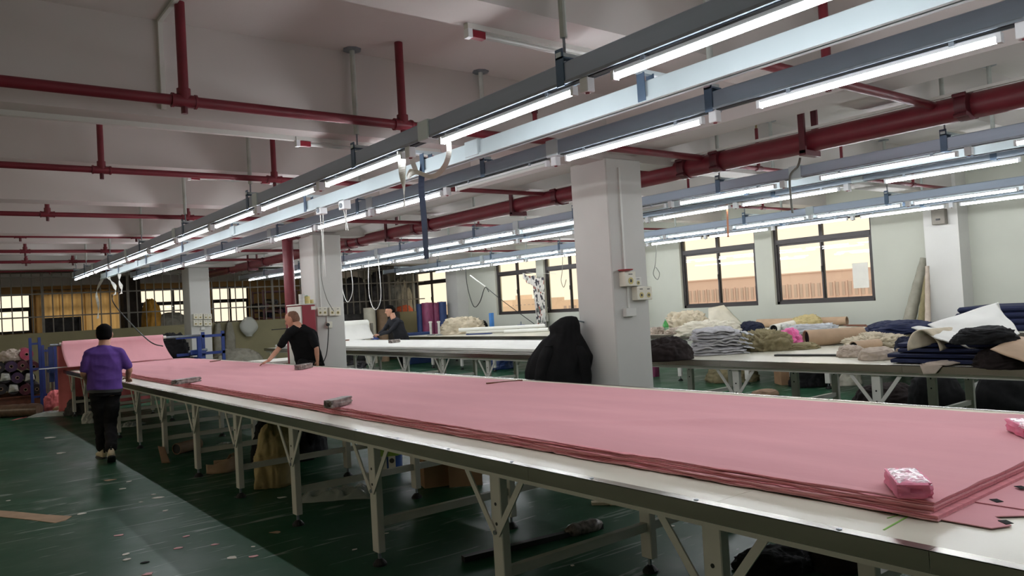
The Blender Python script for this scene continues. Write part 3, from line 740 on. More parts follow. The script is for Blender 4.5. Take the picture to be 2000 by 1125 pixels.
# ------------------------------------------------------------------ cutting tables
def cutting_table(x0, x1, y0, y1, zt, legs_y, rows_x, label, front_trim=True, braces=True, lw=(.05, .085), bar_z=.27):
    """long steel framed table: laminate top, metal edge strips, apron, legs with gusset braces, feet and cross bars"""
    t = thing('cutting_table', ((x0+x1)/2, (y0+y1)/2, 0), label, 'table')
    # top in boards that butt along the length
    L = y1-y0; n = max(1, round(L/2.44)); top = None
    for i in range(n):
        a = y0+L*i/n; b = y0+L*(i+1)/n
        bx('top_board', x0+.02, x1-.02, a+.0008, b-.0008, zt-.03, zt, 'tabletop', t)
    # edge strips in lengths
    ns = max(1, round(L/1.83))
    for i in range(ns):
        a = y0+L*i/ns+.001; b = y0+L*(i+1)/ns-.001
        MB().box(x0, x0+.003, a, b, zt-.062, zt+.0025).box(x0, x0+.045, a, b, zt+.0002, zt+.003).build('edge_strip', 'steel_trim', t)
        MB().box(x1-.003, x1, a, b, zt-.05, zt+.0025).box(x1-.04, x1, a, b, zt+.0002, zt+.003).build('edge_strip', 'steel_trim', t)
    for xa in (x0+.055, x1-.105):
        bx('apron', xa, xa+.05, y0+.02, y1-.02, zt-.10, zt-.03, 'table_paint', t)
    proto = {}
    for ry, x in enumerate(rows_x):
        for y in legs_y:
            key = 'leg'
            if key not in proto:
                lg = MB().box(x-lw[0]/2, x+lw[0]/2, y-lw[1]/2, y+lw[1]/2, .085, zt-.03).build('leg', 'table_paint', t, bevel=.004)
                sc = MB().cyl((x, y, .03), (x, y, .1), .011, n=8).build('foot_screw', 'galv', lg)
                ft = MB().lathe([(.046, 0), (.046, .012), (.026, .035), (.014, .042)], (x, y, 0), 14).build('foot', 'foot_black', lg)
                ho = [MB().cyl((x-lw[0]/2-.002, y, z), (x-lw[0]/2+.003, y, z), .009, n=8).build('bolt_hole', 'foot_black', lg) for z in (.52, .62)]
                proto[key] = lg; proto['kids'] = [(q, org(q)-org(lg)) for q in (sc, ft, *ho)]
            else:
                lg = inst(proto[key], (x, y, .085), t)
                for q, off in proto['kids']: inst(q, org(lg)+off, lg)
            if braces and ry in (0, len(rows_x)-1):
                xb = x-lw[0]/2-.006 if ry == 0 else x+lw[0]/2+.006
                for s in (-1, 1):
                    kb = 'brace%d%d' % (s, ry)
                    if kb not in proto:
                        q = MB().bar((xb, y+s*.012, zt-.40), (xb, y+s*.235, zt-.10), .008, .034, up=(0, -s, 1)); proto[kb] = q.build('brace', 'table_paint', t)
                        proto[kb+'o'] = org(proto[kb])-Vector((x, y, 0))
                    else: inst(proto[kb], Vector((x, y, 0))+proto[kb+'o'], t)
                kb = 'bolt%d' % ry
                if kb not in proto:
                    proto[kb] = MB().cyl((xb-.012, y, zt-.39), (xb+.012, y, zt-.39), .012, n=8).build('bolt', 'galv', t); proto[kb+'o'] = org(proto[kb])-Vector((x, y, 0))
                else: inst(proto[kb], Vector((x, y, 0))+proto[kb+'o'], t)
    for y in legs_y:
        if 'cb' not in proto: proto['cb'] = bx('cross_bar', rows_x[0]+.02, rows_x[-1]-.02, y-.02, y+.02, bar_z-.025, bar_z+.025, 'table_paint', t)
        else: inst(proto['cb'], ((rows_x[0]+rows_x[-1])/2, y, bar_z-.025), t)
    return t
ZT1 = .87
legs1 = [.5+1.345*i for i in range(13)]
T1 = cutting_table(2.2, 4.78, -.75, 17.0, ZT1, legs1, (2.31, 3.38, 4.62), 'very long cream topped cutting table under the pink cloth')
# bolts holding the near edge strip
b0 = None
for i in range(30):
    y = .2+i*.55
    if b0 is None: b0 = MB().lathe([(.009, 0), (.009, .002), (.004, .0035)], (2.222, y, ZT1+.003), 8).build('rivet', 'galv', T1)
    else: inst(b0, (2.222, y, ZT1+.003), T1)
mk = MB(); mk.bar(atZ(1726, 1035, ZT1+.001), atZ(1786, 1001, ZT1+.001), .006, .0012); mk.bar(atZ(1733, 1012, ZT1+.001), atZ(1765, 1003, ZT1+.001), .004, .0012)
mk.build('chalk_mark', 'green_mark', T1)['label'] = 'green chalk strokes on the bare table end'

T2 = cutting_table(7.25, 9.1, 8.3, 20.2, .85, [8.9+1.36*i for i in range(9)], (7.37, 8.98), 'long table under the white cloth behind the second column')
T3 = cutting_table(6.98, 9.2, -.6, 7.35, .87, [.55+1.56*i for i in range(5)], (7.09, 8.2, 9.08), 'cluttered cutting table at the right, in front of the windows')
T4 = cutting_table(11.3, 13.6, .0, 10.6, .87, [.7+1.5*i for i in range(7)], (11.42, 13.48), 'cluttered table along the window wall under the two big windows', braces=False)
T5 = cutting_table(11.2, 13.2, 12.1, 20.1, .87, [12.6+1.45*i for i in range(6)], (11.32, 13.08), 'table along the window wall left of the big column', braces=False)

# ------------------------------------------------------------------ the pink lay of cloth
lay = thing('pink_cloth_lay', (3.45, 8.8, ZT1), 'long stack of pink cloth layers spread on the near table', 'cloth stack')
LX0, LX1, LY0, LY1 = 2.51, 4.33, 1.14, 16.5
NL = 10; LH = .0056
def lay_edge(k, y):   # ragged front edge of one layer
    return LX0 + .012*mn.noise(Vector((k*3.7, y*.9, 0))) + .020*mn.noise(Vector((k*2.1+4, y*3.5, 2))) + .013*mn.noise(Vector((k*5, y*16, 7))) - .0035*(NL-k)
def lay_back(k, y):
    return LX1 + .012*mn.noise(Vector((k*2.7, y*.8, 9))) + .008*mn.noise(Vector((k*9.1+4, y*5, 12)))
def lay_y0(k): return LY0 + .02*mn.noise(Vector((k*4.1, 3, 0))) - (.0 if k > 2 else .02)
for k in range(NL):
    topmost = k == NL-1; mb = MB(); nu = 40 if topmost else 6; nv = 300
    z0 = ZT1+.004+k*LH; y0 = lay_y0(k)
    def zz(u, y):
        if not topmost: return z0+LH*.93
        x = LX0+u*(LX1-LX0)
        w = .009*mn.noise(Vector((x*1.6, y*.35, 3)))+.007*mn.noise(Vector((x*4.2+y*.5, y*.6, 1)))+.004*mn.noise(Vector((x*7-y*1.3, y*.7, 5)))
        d = (x-3.0)*.8+(y-3.2)*.55; w += .010*math.exp(-(d/.05)**2)*math.exp(-((y-2.9)/.9)**2)
        d = (x-3.6)*.9+(y-2.2)*.5; w += .008*math.exp(-(d/.06)**2)*math.exp(-((y-2.0)/.8)**2)
        d = (x-3.1)-(y-12.6)*.25; w += .012*math.exp(-(d/.07)**2)*math.exp(-((y-12.8)/1.2)**2)
        fall = max(0, 1-u*14)**2*.012+max(0, 1-(1-u)*14)**2*.012
        return z0+LH*.95+max(-.003, w)-fall*.6
    def fn_top(u, v):
        y = y0+v*(LY1-y0); a = lay_edge(k, y); b = lay_back(k, y); return (a+u*(b-a), y, zz(u, y))
    def fn_bot(u, v):
        y = y0+v*(LY1-y0); a = lay_edge(k, y)+.002; b = lay_back(k, y); return (a+u*(b-a), y, z0)
    n0 = len(mb.v); mb.grid(fn_top, nu, nv); n1 = len(mb.v); mb.grid(fn_bot, nu, nv); W = nu+1
    for j in range(nv):
        a = n0+j*W; b = n1+j*W; mb.f += [(a, a+W, b+W, b)]; a += nu; b += nu; mb.f += [(a+W, a, b, b+W)]
    for i in range(nu):
        a = n0+i; b = n1+i; mb.f += [(a+1, a, b, b+1)]
    o = mb.build('cloth_layer', 'pink_top' if topmost else ('pink_edge' if k % 3 else 'pink_edge_b'), lay, smooth='auto')
    if topmost: o['label'] = 'smooth pink top layer with faint creases'
pp = MB().box(LX0-.025, LX1+.02, LY0+.05, LY1, ZT1+.001, ZT1+.0035).build('base_paper', 'black_cloth', lay); pp['label'] = 'thin black paper under the pink cloth'
# loose ragged ends beyond the near end of the lay
random.seed(11)
for i, (xa, xb, yy, zz_) in enumerate(((2.5, 3.15, .93, .010), (2.75, 3.7, .86, .014), (3.2, 4.33, .93, .020))):
    top = [(xa, LY0+.06)]; n = 10; pts = []
    for j in range(n+1):
        u = j/n; pts.append((xa+(xb-xa)*u, yy+(.05 if j in (0, 2) else 0)+.10*u*(1 if i < 2 else .3)+random.uniform(-.07, .07)*(1 if j % 2 else .3)))
    MB().poly(pts+[(xb, LY0+.06), (xa, LY0+.06)], ZT1+zz_-.006, ZT1+zz_-.003).build('loose_end', 'pink_top', lay)
for (px, py, dz) in ((1962, 1020, .0075), (1944, 978, .0115), (1992, 952, .0175)):
    p = atZ(px, py, ZT1+dz); MB().poly([(p.x-.022, p.y-.012), (p.x+.002, p.y-.024), (p.x+.024, p.y+.004), (p.x+.004, p.y+.02)], ZT1+dz, ZT1+dz+.0015).build('black_tip', 'black_cloth', lay)


def brick(name, m, c, size, rz, label, cat, group, seed, tape=None, lump=.006):
    """block wrapped in paper and tape: uneven box with rounded edges"""
    mb = MB(); R = Matrix.Rotation(rz, 3, 'Z'); c = Vector(c); sx, sy, sz = (s/2 for s in size); n = 8
    faces = (((1, 0, 0), (0, 1, 0), (0, 0, 1)), ((-1, 0, 0), (0, 0, 1), (0, 1, 0)), ((0, 1, 0), (0, 0, 1), (1, 0, 0)), ((0, -1, 0), (1, 0, 0), (0, 0, 1)), ((0, 0, 1), (1, 0, 0), (0, 1, 0)), ((0, 0, -1), (0, 1, 0), (1, 0, 0)))
    for nn, uu, vv in faces:
        nn, uu, vv = Vector(nn), Vector(uu), Vector(vv)
        def fn(u, v):
            d = nn+uu*(2*u-1)+vv*(2*v-1)
            q = Vector((math.copysign(abs(d.x)**1, d.x), d.y, d.z))
            e = sorted((abs(d.x), abs(d.y), abs(d.z)))
            rd = .0 if e[1] < .9 else .05*(e[1]-.9)/.1
            w = mn.noise(Vector((d.x*2+seed, d.y*2, d.z*2)))*lump/ max(.03, min(sx, sy, sz))*.6
            p = Vector((d.x*sx, d.y*sy, d.z*sz))*(1-rd+w); p.z = max(-sz, p.z)
            return c + R @ p + Vector((0, 0, sz))
        mb.grid(fn, n, n)
    t = mb.build(name, m, None, smooth='auto')
    tag(t, label, cat, group)
    if tape:
        tb = MB()
        for f in tape: 
            w = .022
            tb.obox(c+Vector((0, 0, sz))+R @ Vector((f*sx, 0, 0)), (w, size[1]*1.03, size[2]*1.03), rz)
        tb.build('tape_band', 'plastic_cloudy', t)
    return t
ZC = ZT1+.004+NL*LH+.002
def on_lay(px, py): return atZ(px, py, ZC)
PW = [((2.57, 1.25, ZC), (.225, .108, .052), RAD(36), 3, 'pink wrapped weight block at the near corner of the pink cloth'), ((3.79, 1.31, ZC), (.225, .108, .052), RAD(36), 7, 'pink wrapped weight block at the right edge of the picture')]
for (c, sz_, rz, sd, lb) in PW:
    o = brick('pink_weight', 'pink_block', c, sz_, rz, lb, 'weight', 'pink wrapped weights', sd)
    R = Matrix.Rotation(rz, 3, 'Z')
    def fn(u, v):
        q = R @ Vector(((u-.5)*sz_[0]*.97, (v-.5)*sz_[1]*.95, 0)); e = max(abs(u-.5), abs(v-.5))*2
        return (c[0]+q.x, c[1]+q.y, c[2]+sz_[2]+.003+.006*mn.noise(Vector((u*11+sd, v*7, 1)))-.012*e**9)
    MB().sheet(fn, 30, 16, .002).build('film_wrap', 'weight_wrap', o, smooth='auto')
brick('grey_weight', 'weight_tape', (on_lay(637, 799)+on_lay(690, 788))/2+Vector((0, .03, 0)), (.085, .27, .06), RAD(-58), 'grey taped weight block on the front edge of the pink cloth', 'weight', 'taped weights', 12)
brick('grey_weight', 'weight_tape', (on_lay(575, 721)+on_lay(612, 719))/2, (.1, .33, .065), RAD(-52), 'grey taped weight block in front of the man in black', 'weight', 'taped weights', 17)
brick('grey_weight', 'weight_tape', (on_lay(345, 750)+on_lay(383, 746))/2, (.09, .36, .055), RAD(-62), 'flat grey taped weight block nearest the man in purple', 'weight', 'taped weights', 21)
def stick(name, m, p0, p1, w, h, label, cat='stick'):
    return tag(MB().bar(Vector(p0)+Vector((0, 0, h/2)), Vector(p1)+Vector((0, 0, h/2)), w, h).build(name, m, None, bevel=.001), label, cat)
stick('wooden_ruler', 'wood_stick', on_lay(950, 750), on_lay(1020, 744), .03, .012, 'brown wooden stick on the far edge of the pink cloth', 'ruler')
stick('wooden_ruler', 'wood_stick', on_lay(411, 707), on_lay(430, 704), .03, .012, 'small brown stick on the pink cloth behind the man in purple', 'ruler')
# pale bare strip of paper along the back edge of the table
tag(bx('paper_strip', 4.42, 4.72, 1.0, 9.2, ZT1+.001, ZT1+.003, 'cream_cloth'), 'pale paper strip along the back edge of the pink cloth table', 'paper')

# ------------------------------------------------------------------ cloth spreader at the far end: blue frame, roll, rising pink sheet
sp = thing('cloth_spreader', (3.1, 17.1, 0), 'blue steel cloth roll stand at the far end of the pink table', 'roll stand')
for x in (2.02, 4.75):
    MB().box(x-.04, x+.04, 17.06, 17.14, .66, 1.33).build('upright', 'blue_paint', sp, bevel=.004)
    MB().box(x-.05, x+.05, 16.85, 17.35, .84, .9).build('foot_plate', 'blue_paint', sp)
MB().cyl((2.0, 17.0, 1.36), (4.75, 17.0, 1.36), .025, n=10).build('roll_bar', 'galv', sp, smooth='auto')
MB().box(1.78, 2.35, 16.7, 16.8, .93, .945).build('guide_plate', 'lamp_white', sp)
MB().box(4.35, 5.35, 17.3, 17.36, 1.30, 1.36).box(4.35, 5.35, 17.3, 17.36, .93, .99).build('side_rail', 'blue_paint', sp)
for x in (4.9, 5.32): MB().box(x-.03, x+.03, 17.3, 17.36, 0, 1.42).build('upright', 'blue_paint', sp)
MB().obox((4.75, 17.25, 1.0), (.35, .12, .1), .2).build('motor_box', 'blue_paint', sp, bevel=.01)
MB().cyl((4.55, 17.2, 1.02), (4.95, 17.25, 1.04), .03, n=10).build('drive_shaft', 'galv', sp)
rl = thing('pink_cloth_roll', (3.05, 16.95, 1.3), 'pink cloth roll with a sheet falling from it at the far table end', 'cloth roll')
MB().cyl((2.2, 16.95, 1.37), (4.0, 16.95, 1.37), .055, n=16).build('roll', 'pink_top', rl, smooth='auto')
MB().ring((2.15, 16.95, 1.37), (2.2, 16.95, 1.37), .028, .02, 14).ring((4.0, 16.95, 1.37), (4.06, 16.95, 1.37), .03, .02, 14).build('core_tube', 'paper_white', rl)
def fn(u, v):
    x0 = 2.17+.02*v; x1 = 3.98+.05*v
    x = x0+(x1-x0)*u; y = 16.89-.55*v**1.6; z = 1.40-.455*v**.75+.02*math.sin(u*9)*v*(1-v)+.012*mn.noise(Vector((u*5, v*3, 1)))
    return (x, y, z)
MB().sheet(fn, 40, 16, .004).build('falling_sheet', 'pink_top', rl, smooth=True)
def fn(u, v):
    x = 2.12+1.7*u; y = 17.02+.10*v+.05*math.sin(u*26+v*2)*v; z = 1.36-1.3*v
    return (x, y, z)
MB().sheet(fn, 60, 12, .004).build('hanging_tail', 'pink_hang', rl, smooth=True)
heap('dark_jacket', 'black_cloth', (4.35, 17.6, .9), (.6, .3, .46), 'dark jacket heaped on the blue stand beside the pink roll', 'clothes', seed=4, amp=.25)
MB().box(4.0, 4.7, 17.35, 17.75, .84, .9).build('shelf_plate', 'bar_paint', sp)

# ------------------------------------------------------------------ white cloth on the second table
wl_ = thing('white_cloth_lay', (8.1, 13.5, .85), 'long stack of white cloth on the second table', 'cloth stack')
for k, (z0, z1, dx) in enumerate(((.852, .872, 0), (.874, .897, .015), (.899, .96, .03))):
    def ft(u, v, z=z1, dx=dx, k=k):
        y = 8.9+v*10.6; a = 7.262+dx+.012*mn.noise(Vector((k*4, y*1.1, 0))); x = a+u*(8.95-a)
        return (x, y, z-.02*max(0, 1-u*16)**2-.01*max(0, 1-(1-u)*12)**2+.006*mn.noise(Vector((x*2, y*.6, 4))))
    def fb_(u, v, z=z0, dx=dx, k=k):
        y = 8.9+v*10.6; a = 7.264+dx+.012*mn.noise(Vector((k*4, y*1.1, 0))); return (a+u*(8.95-a), y, z)
    mb = MB(); nu, nv = 22, 120; mb.grid(ft, nu, nv); n1 = len(mb.v); mb.grid(fb_, nu, nv); W = nu+1
    for j in range(nv):
        a = j*W; b = n1+j*W; mb.f += [(a, a+W, b+W, b)]; a += nu; b += nu; mb.f += [(a+W, a, b, b+W)]
    for i in range(nu): mb.f += [(i+1, i, n1+i, n1+i+1), (nv*W+i, nv*W+i+1, n1+nv*W+i+1, n1+nv*W+i)]
    mb.build('cloth_layer', 'white_cloth', wl_, smooth='auto')
wr = thing('white_cloth_roll', (8.9, 18.7, 1.2), 'thick white cloth roll at the far end of the white table', 'cloth roll')
MB().cyl((7.9, 18.75, 1.32), (9.55, 18.75, 1.32), .13, n=20).build('roll', 'white_roll', wr, smooth='auto')
MB().ring((9.55, 18.75, 1.32), (9.62, 18.75, 1.32), .03, .02, 12).build('core_tube', 'kraft', wr)
def fn(u, v): return (7.95+1.58*u, 18.63-.35*v**1.5, 1.36-.41*v**.8+.01*math.sin(u*8)*v)
MB().sheet(fn, 20, 12, .006).build('falling_sheet', 'white_cloth', wr, smooth=True)
for x in (7.75, 9.68):
    MB().box(x-.03, x+.03, 18.72, 18.78, .97 if x < 9 else 0, 1.35).build('stand_post', 'bar_paint', wr)
brick('marble_weight', 'weight_tape', (atZ(757, 671, .965)+atZ(788, 668, .965))/2+Vector((0, .05, 0)), (.1, .34, .07), RAD(-60), 'small dark and white weight block on the white cloth', 'weight', None, 31)
stick('red_stick', 'wood_stick', (8.45, 17.95, .962), (8.55, 17.82, .962), .05, .03, 'short red brown stick on the white cloth by the column')

# ------------------------------------------------------------------ people
def loft(mb, rings, n=20):
    k = len(mb.v)
    for c, a, b in rings:
        for j in range(n):
            q = 2*math.pi*j/n; mb.v.append(tuple(Vector(c)+Vector(a)*math.cos(q)+Vector(b)*math.sin(q)))
    for i in range(len(rings)-1):
        for j in range(n):
            a0 = k+i*n+j; a1 = k+i*n+(j+1) % n; mb.f.append((a0, a1, a1+n, a0+n))
    mb.f.append(tuple(k+j for j in range(n))[::-1]); e = k+(len(rings)-1)*n; mb.f.append(tuple(e+j for j in range(n)))
def limb(mb, pts, rad, n=14, seg=6):
    P_ = curve_pts(pts, seg); m = len(P_); R_ = []
    for i in range(m):
        t = i/(m-1)*(len(rad)-1); a = min(int(t), len(rad)-2); R_.append(rad[a]+(rad[a+1]-rad[a])*(t-a))
    d0 = (P_[0]-P_[1]).normalized(); d1 = (P_[-1]-P_[-2]).normalized()
    P_ = [P_[0]+d0*R_[0]*.9, P_[0]+d0*R_[0]*.55]+P_+[P_[-1]+d1*R_[-1]*.55, P_[-1]+d1*R_[-1]*.9]
    R_ = [R_[0]*.35, R_[0]*.8]+R_+[R_[-1]*.8, R_[-1]*.35]
    mb.tube(P_, R_, n)
def ball(mb, c, r, n=14):
    c = Vector(c); rr = r if isinstance(r, (tuple, list)) else (r, r, r)
    loft(mb, [(c+Vector((0, 0, rr[2]*math.sin(a))), (rr[0]*max(.02, math.cos(a)), 0, 0), (0, rr[1]*max(.02, math.cos(a)), 0)) for a in [(-.5+i/8)*math.pi for i in range(9)]], n)
def fused(mb, name, m, parent, voxel=.009, it=6, origin=None):
    """fuse overlapping closed shells into one continuous skin"""
    o = mb.build('tmp_shell', m, None, origin=Vector((0, 0, 0)))
    r = o.modifiers.new('r', 'REMESH'); r.mode = 'VOXEL'; r.voxel_size = voxel
    s = o.modifiers.new('s', 'SMOOTH'); s.factor = .5; s.iterations = it
    dg = bpy.context.evaluated_depsgraph_get(); dg.update()
    me = bpy.data.meshes.new_from_object(o.evaluated_get(dg)); me.name = name
    bpy.data.objects.remove(o, do_unlink=True)
    A = np.empty(len(me.vertices)*3); me.vertices.foreach_get('co', A); A = A.reshape(-1, 3)
    lo, hi = A.min(0), A.max(0); og = Vector(((lo[0]+hi[0])/2, (lo[1]+hi[1])/2, lo[2])) if origin is None else Vector(origin)
    A -= np.array(og); me.vertices.foreach_set('co', A.ravel())
    me.polygons.foreach_set('use_smooth', [True]*len(me.polygons)); me.materials.clear(); me.materials.append(MATS[m]); me.update()
    q = bpy.data.objects.new(name, me); COL.objects.link(q); place(q, og, parent)
    return q
def hand(mb, w, d, nrm, side, curl=.5, spread=.1):
    """palm and five fingers from the wrist w: d points along the hand, nrm out of the back of it, side towards the thumb"""
    d = Vector(d).normalized(); nrm = Vector(nrm); nrm = (nrm-d*nrm.dot(d)).normalized(); s = d.cross(nrm)
    if s.dot(Vector(side)) < 0: s = -s
    w = Vector(w)
    loft(mb, [(w-d*.02, s*.026, nrm*.02), (w+d*.02, s*.036, nrm*.018), (w+d*.06, s*.042, nrm*.016), (w+d*.092, s*.041, nrm*.013), (w+d*.1, s*.03, nrm*.006)], 14)
    for k, (o_, L) in enumerate(((.031, .072), (.0105, .08), (-.0105, .074), (-.031, .058))):
        p = w+d*.085+s*o_; dirs = d; pts = [p]; ang = 0
        for j in range(3):
            ang += curl*(.5 if j == 0 else 1)*.7
            v = (d*math.cos(ang)-nrm*math.sin(ang)+s*o_*spread*12).normalized(); p = p+v*L*(.45, .32, .25)[j]; pts.append(p)
        mb.tube(pts+[pts[-1]+(pts[-1]-pts[-2])*.2], [.0095, .009, .0082, .0072, .003], 8)
    p = w+d*.025+s*.032; q = p+(d*.6+s*.75-nrm*.15).normalized()*.035; r = q+(d*.9+s*.25-nrm*.35).normalized()*.032
    mb.tube([p-s*.012, p, q, r, r+(r-q)*.2], [.012, .0125, .011, .009, .003], 8)
HEAD = [(-.118, .022, .058, .026), (-.1, .043, .045, .048), (-.07, .058, .026, .07), (-.03, .068, .01, .088), (.01, .074, .0, .096), (.05, .076, -.005, .099), (.085, .067, -.008, .086), (.108, .043, -.008, .056), (.118, .012, -.008, .016)]
HS = 1.1
def head_frame(c, face, up=(0, 0, 1)):
    f = Vector(face).normalized(); u = Vector(up); u = (u-f*u.dot(f)).normalized(); s = f.cross(u)
    c = Vector(c)
    return lambda x, y, z: c+(s*x+f*y+u*z)*HS, s*HS, f*HS, u*HS
def person(name, label, J, mats, hair='full', sleeves='short', voxel=.009):
    """J: joint positions and facing; one continuous body, clothes and hair as children"""
    H, hs, hf, hu = head_frame(J['head'], J['face'], J.get('hup', (0, 0, 1)))
    V = {k: Vector(v) for k, v in J.items() if isinstance(v, (tuple, list, Vector)) and k not in ('tw',)}
    body = MB()
    loft(body, [(H(0, y, z), hs*w, hf*d) for z, w, y, d in HEAD], 20)
    limb(body, [H(0, .092, .03), H(0, .108, .0), H(0, .116, -.022)], [.008, .012, .014], 8, 3)
    for s in (-1, 1):
        limb(body, [H(s*.075, -.012, .022), H(s*.082, -.018, .0), H(s*.076, -.008, -.03)], [.012, .013, .009], 8, 3)
        limb(body, [H(s*.012, .092, .032), H(s*.045, .082, .034)], [.008, .008], 8, 2)
    cs = (V['shR']-V['shL']).normalized(); fw = Vector(J['chestface']).normalized()
    neck_b = V['neck']; limb(body, [neck_b-Vector((0, 0, .04)), H(0, -.02, -.07)], [.07, .064], 14, 3)
    sp = [V['pelvis'], V['pelvis'].lerp(V['neck'], .38), V['pelvis'].lerp(V['neck'], .72), V['neck']]
    ps = Vector(J.get('hipside', cs)).normalized()
    def torso(mb, g, low=.1):
        ax = (V['neck']-V['pelvis']).normalized(); fwd = (fw-ax*fw.dot(ax)).normalized()
        W = J.get('tw', (.175, .165, .18, .195, .17, .07))
        rings = [(V['pelvis']-ax*low, ps*(W[0]+g), fwd*(.125+g)), (V['pelvis']+ax*.04, ps*(W[0]+g), fwd*(.125+g)), (sp[1], cs*(W[1]+g), fwd*(.115+g)), (sp[2]-ax*.05, cs*(W[2]+g), fwd*(.125+g)),
                 (sp[2]+ax*.05, cs*(W[3]+g), fwd*(.12+g)), (V['neck']-ax*.07, cs*(W[4]+g), fwd*(.1+g)), (V['neck']-ax*.015, cs*(W[5]+g), fwd*(.068+g)), (V['neck']+ax*.012, cs*(.06+g*.6), fwd*(.058+g*.6))]
        loft(mb, rings, 24)
    torso(body, -.012)
    for S in 'LR':
        sh, el, wr_ = V['sh'+S], V['el'+S], V['wr'+S]
        limb(body, [sh, sh.lerp(el, .5), el, el.lerp(wr_, .45), wr_], [.05, .047, .039, .038, .026], 14, 5)
        limb(body, [V['neck']-Vector((0, 0, .05)), sh], [.06, .05], 14, 4)
        hd = J.get('hd'+S, (wr_-el)); hand(body, wr_, hd, J.get('hn'+S, (0, 0, 1)), J.get('ht'+S, (0, 0, 1)), J.get('curl'+S, .5))
        hp, kn, an = V['hip'+S], V['kn'+S], V['an'+S]
        limb(body, [hp, hp.lerp(kn, .5), kn, kn.lerp(an, .4), an], [.072, .068, .05, .048, .032], 14, 5)
    base = Vector(((V['anL'].x+V['anR'].x)/2, (V['anL'].y+V['anR'].y)/2, 0))
    root = fused(body, name, 'skin', None, .0075, 3, origin=base); tag(root, label, 'person')
    # shirt
    st = MB(); torso(st, .016, J.get('shirtlow', .1))
    for S in 'LR':
        sh, el, wr_ = V['sh'+S], V['el'+S], V['wr'+S]
        if sleeves == 'short': limb(st, [sh, sh.lerp(el, .45), sh.lerp(el, .8)], [.068, .066, .064], 16, 5)
        else: limb(st, [sh, sh.lerp(el, .5), el, el.lerp(wr_, .5), el.lerp(wr_, .93)], [.066, .06, .054, .05, .038], 16, 5)
        limb(st, [V['neck']-Vector((0, 0, .055)), sh], [.068, .066], 14, 4)
    k0 = len(st.v)
    so = fused(st, 'shirt', mats['shirt'], root, voxel, 5)
    # folds in the cloth
    me = so.data; n = len(me.vertices); A = np.empty(n*3); B = np.empty(n*3); me.vertices.foreach_get('co', A); me.vertices.foreach_get('normal', B); A = A.reshape(-1, 3); B = B.reshape(-1, 3)
    for i in range(n):
        p = Vector(A[i]); w = 1-abs(mn.noise(Vector((p.x*5+p.z*3, p.y*5-p.z*2, p.z*7))))*3
        A[i] += B[i]*(.007*w-.003)
    me.vertices.foreach_set('co', A.ravel()); me.update()
    tr_ = MB(); ax = (V['neck']-V['pelvis']).normalized(); fwd = fw
    loft(tr_, [(V['pelvis']+ax*.0, ps*.172, fwd*.122), (V['pelvis']-ax*.04, ps*.186, fwd*.138), (V['pelvis']-Vector((0, 0, .1)), ps*.18, fwd*.13)], 22)
    for S in 'LR':
        hp, kn, an = V['hip'+S], V['kn'+S], V['an'+S]
        limb(tr_, [hp, hp.lerp(kn, .5), kn, kn.lerp(an, .5), an+Vector((0, 0, .03))], [.098, .092, .074, .07, .066], 16, 6)
    to = fused(tr_, 'trousers', mats['trousers'], root, voxel, 5)
    me = to.data; n = len(me.vertices); A = np.empty(n*3); B = np.empty(n*3); me.vertices.foreach_get('co', A); me.vertices.foreach_get('normal', B); A = A.reshape(-1, 3); B = B.reshape(-1, 3)
    for i in range(n):
        p = Vector(A[i]); w = 1-abs(mn.noise(Vector((p.x*6, p.y*6+p.z*2, p.z*11))))*3; A[i] += B[i]*(.008*w-.003)
    me.vertices.foreach_set('co', A.ravel()); me.update()
    if 'belt' in mats:
        mb = MB(); loft(mb, [(V['pelvis']-ax*.055, ps*.198, fwd*.15), (V['pelvis']-ax*.018, ps*.198, fwd*.15)], 24); mb.build('belt', mats['belt'], root, smooth='auto')
    for S in 'LR':
        an = V['an'+S]; fd = Vector(J.get('foot'+S, fw)); fd = fd.normalized(); sd = fd.cross(Vector((0, 0, 1))).normalized(); up = sd.cross(fd); s = MB()
        loft(s, [(an-fd*.085-up*.055, sd*.02, up*.02), (an-fd*.07-up*.04, sd*.036, up*.05), (an-up*.035, sd*.04, up*.06), (an+fd*.07-up*.05, sd*.044, up*.042), (an+fd*.14-up*.06, sd*.045, up*.032), (an+fd*.185-up*.066, sd*.028, up*.02)], 16)
        sh = s.build('shoe', mats['shoe'], root, smooth=True)
        s = MB(); loft(s, [(an-fd*.09-up*.098, sd*.024, fd*.0+up*.012), (an-fd*.07-up*.095, sd*.042, up*.014), (an+fd*.07-up*.096, sd*.048, up*.013), (an+fd*.16-up*.094, sd*.046, up*.012), (an+fd*.195-up*.09, sd*.026, up*.01)], 14)
        s.build('sole', mats.get('sole', 'shoe_black'), sh, smooth=True)
        s = MB(); s.obox(an-fd*.075+up*.0, (.02, .02, .055), math.atan2(fd.y, fd.x)); s.build('heel_tab', 'shoe_black', sh)
    hm = MB()
    g = .010 if hair == 'full' else .003
    loft(hm, [(H(0, y-.012, z), hs*(w+g), hf*(d+g-.012)) for z, w, y, d in HEAD if z > .04]+[(H(0, -.008, .118+g), hs*.012, hf*.016)], 20)
    loft(hm, [(H(0, -.038, z), hs*w, hf*d) for z, w, d in ((-.06, .05, .055), (-.03, .068+g, .068+g), (.02, .074+g, .07+g), (.06, .07+g, .07+g))], 18)
    if hair == 'full': loft(hm, [(H(0, .02, .07), hs*.07, hf*.075), (H(0, .02, .1), hs*.062, hf*.07), (H(0, .0, .126), hs*.03, hf*.04)], 16)
    fused(hm, 'hair', mats['hair'], root, .008, 3)
    for s in (-1, 1):
        e = MB(); ball(e, H(s*.032, .081, .012), .011, 10); e.build('eye', 'eye_dark', root, smooth=True)
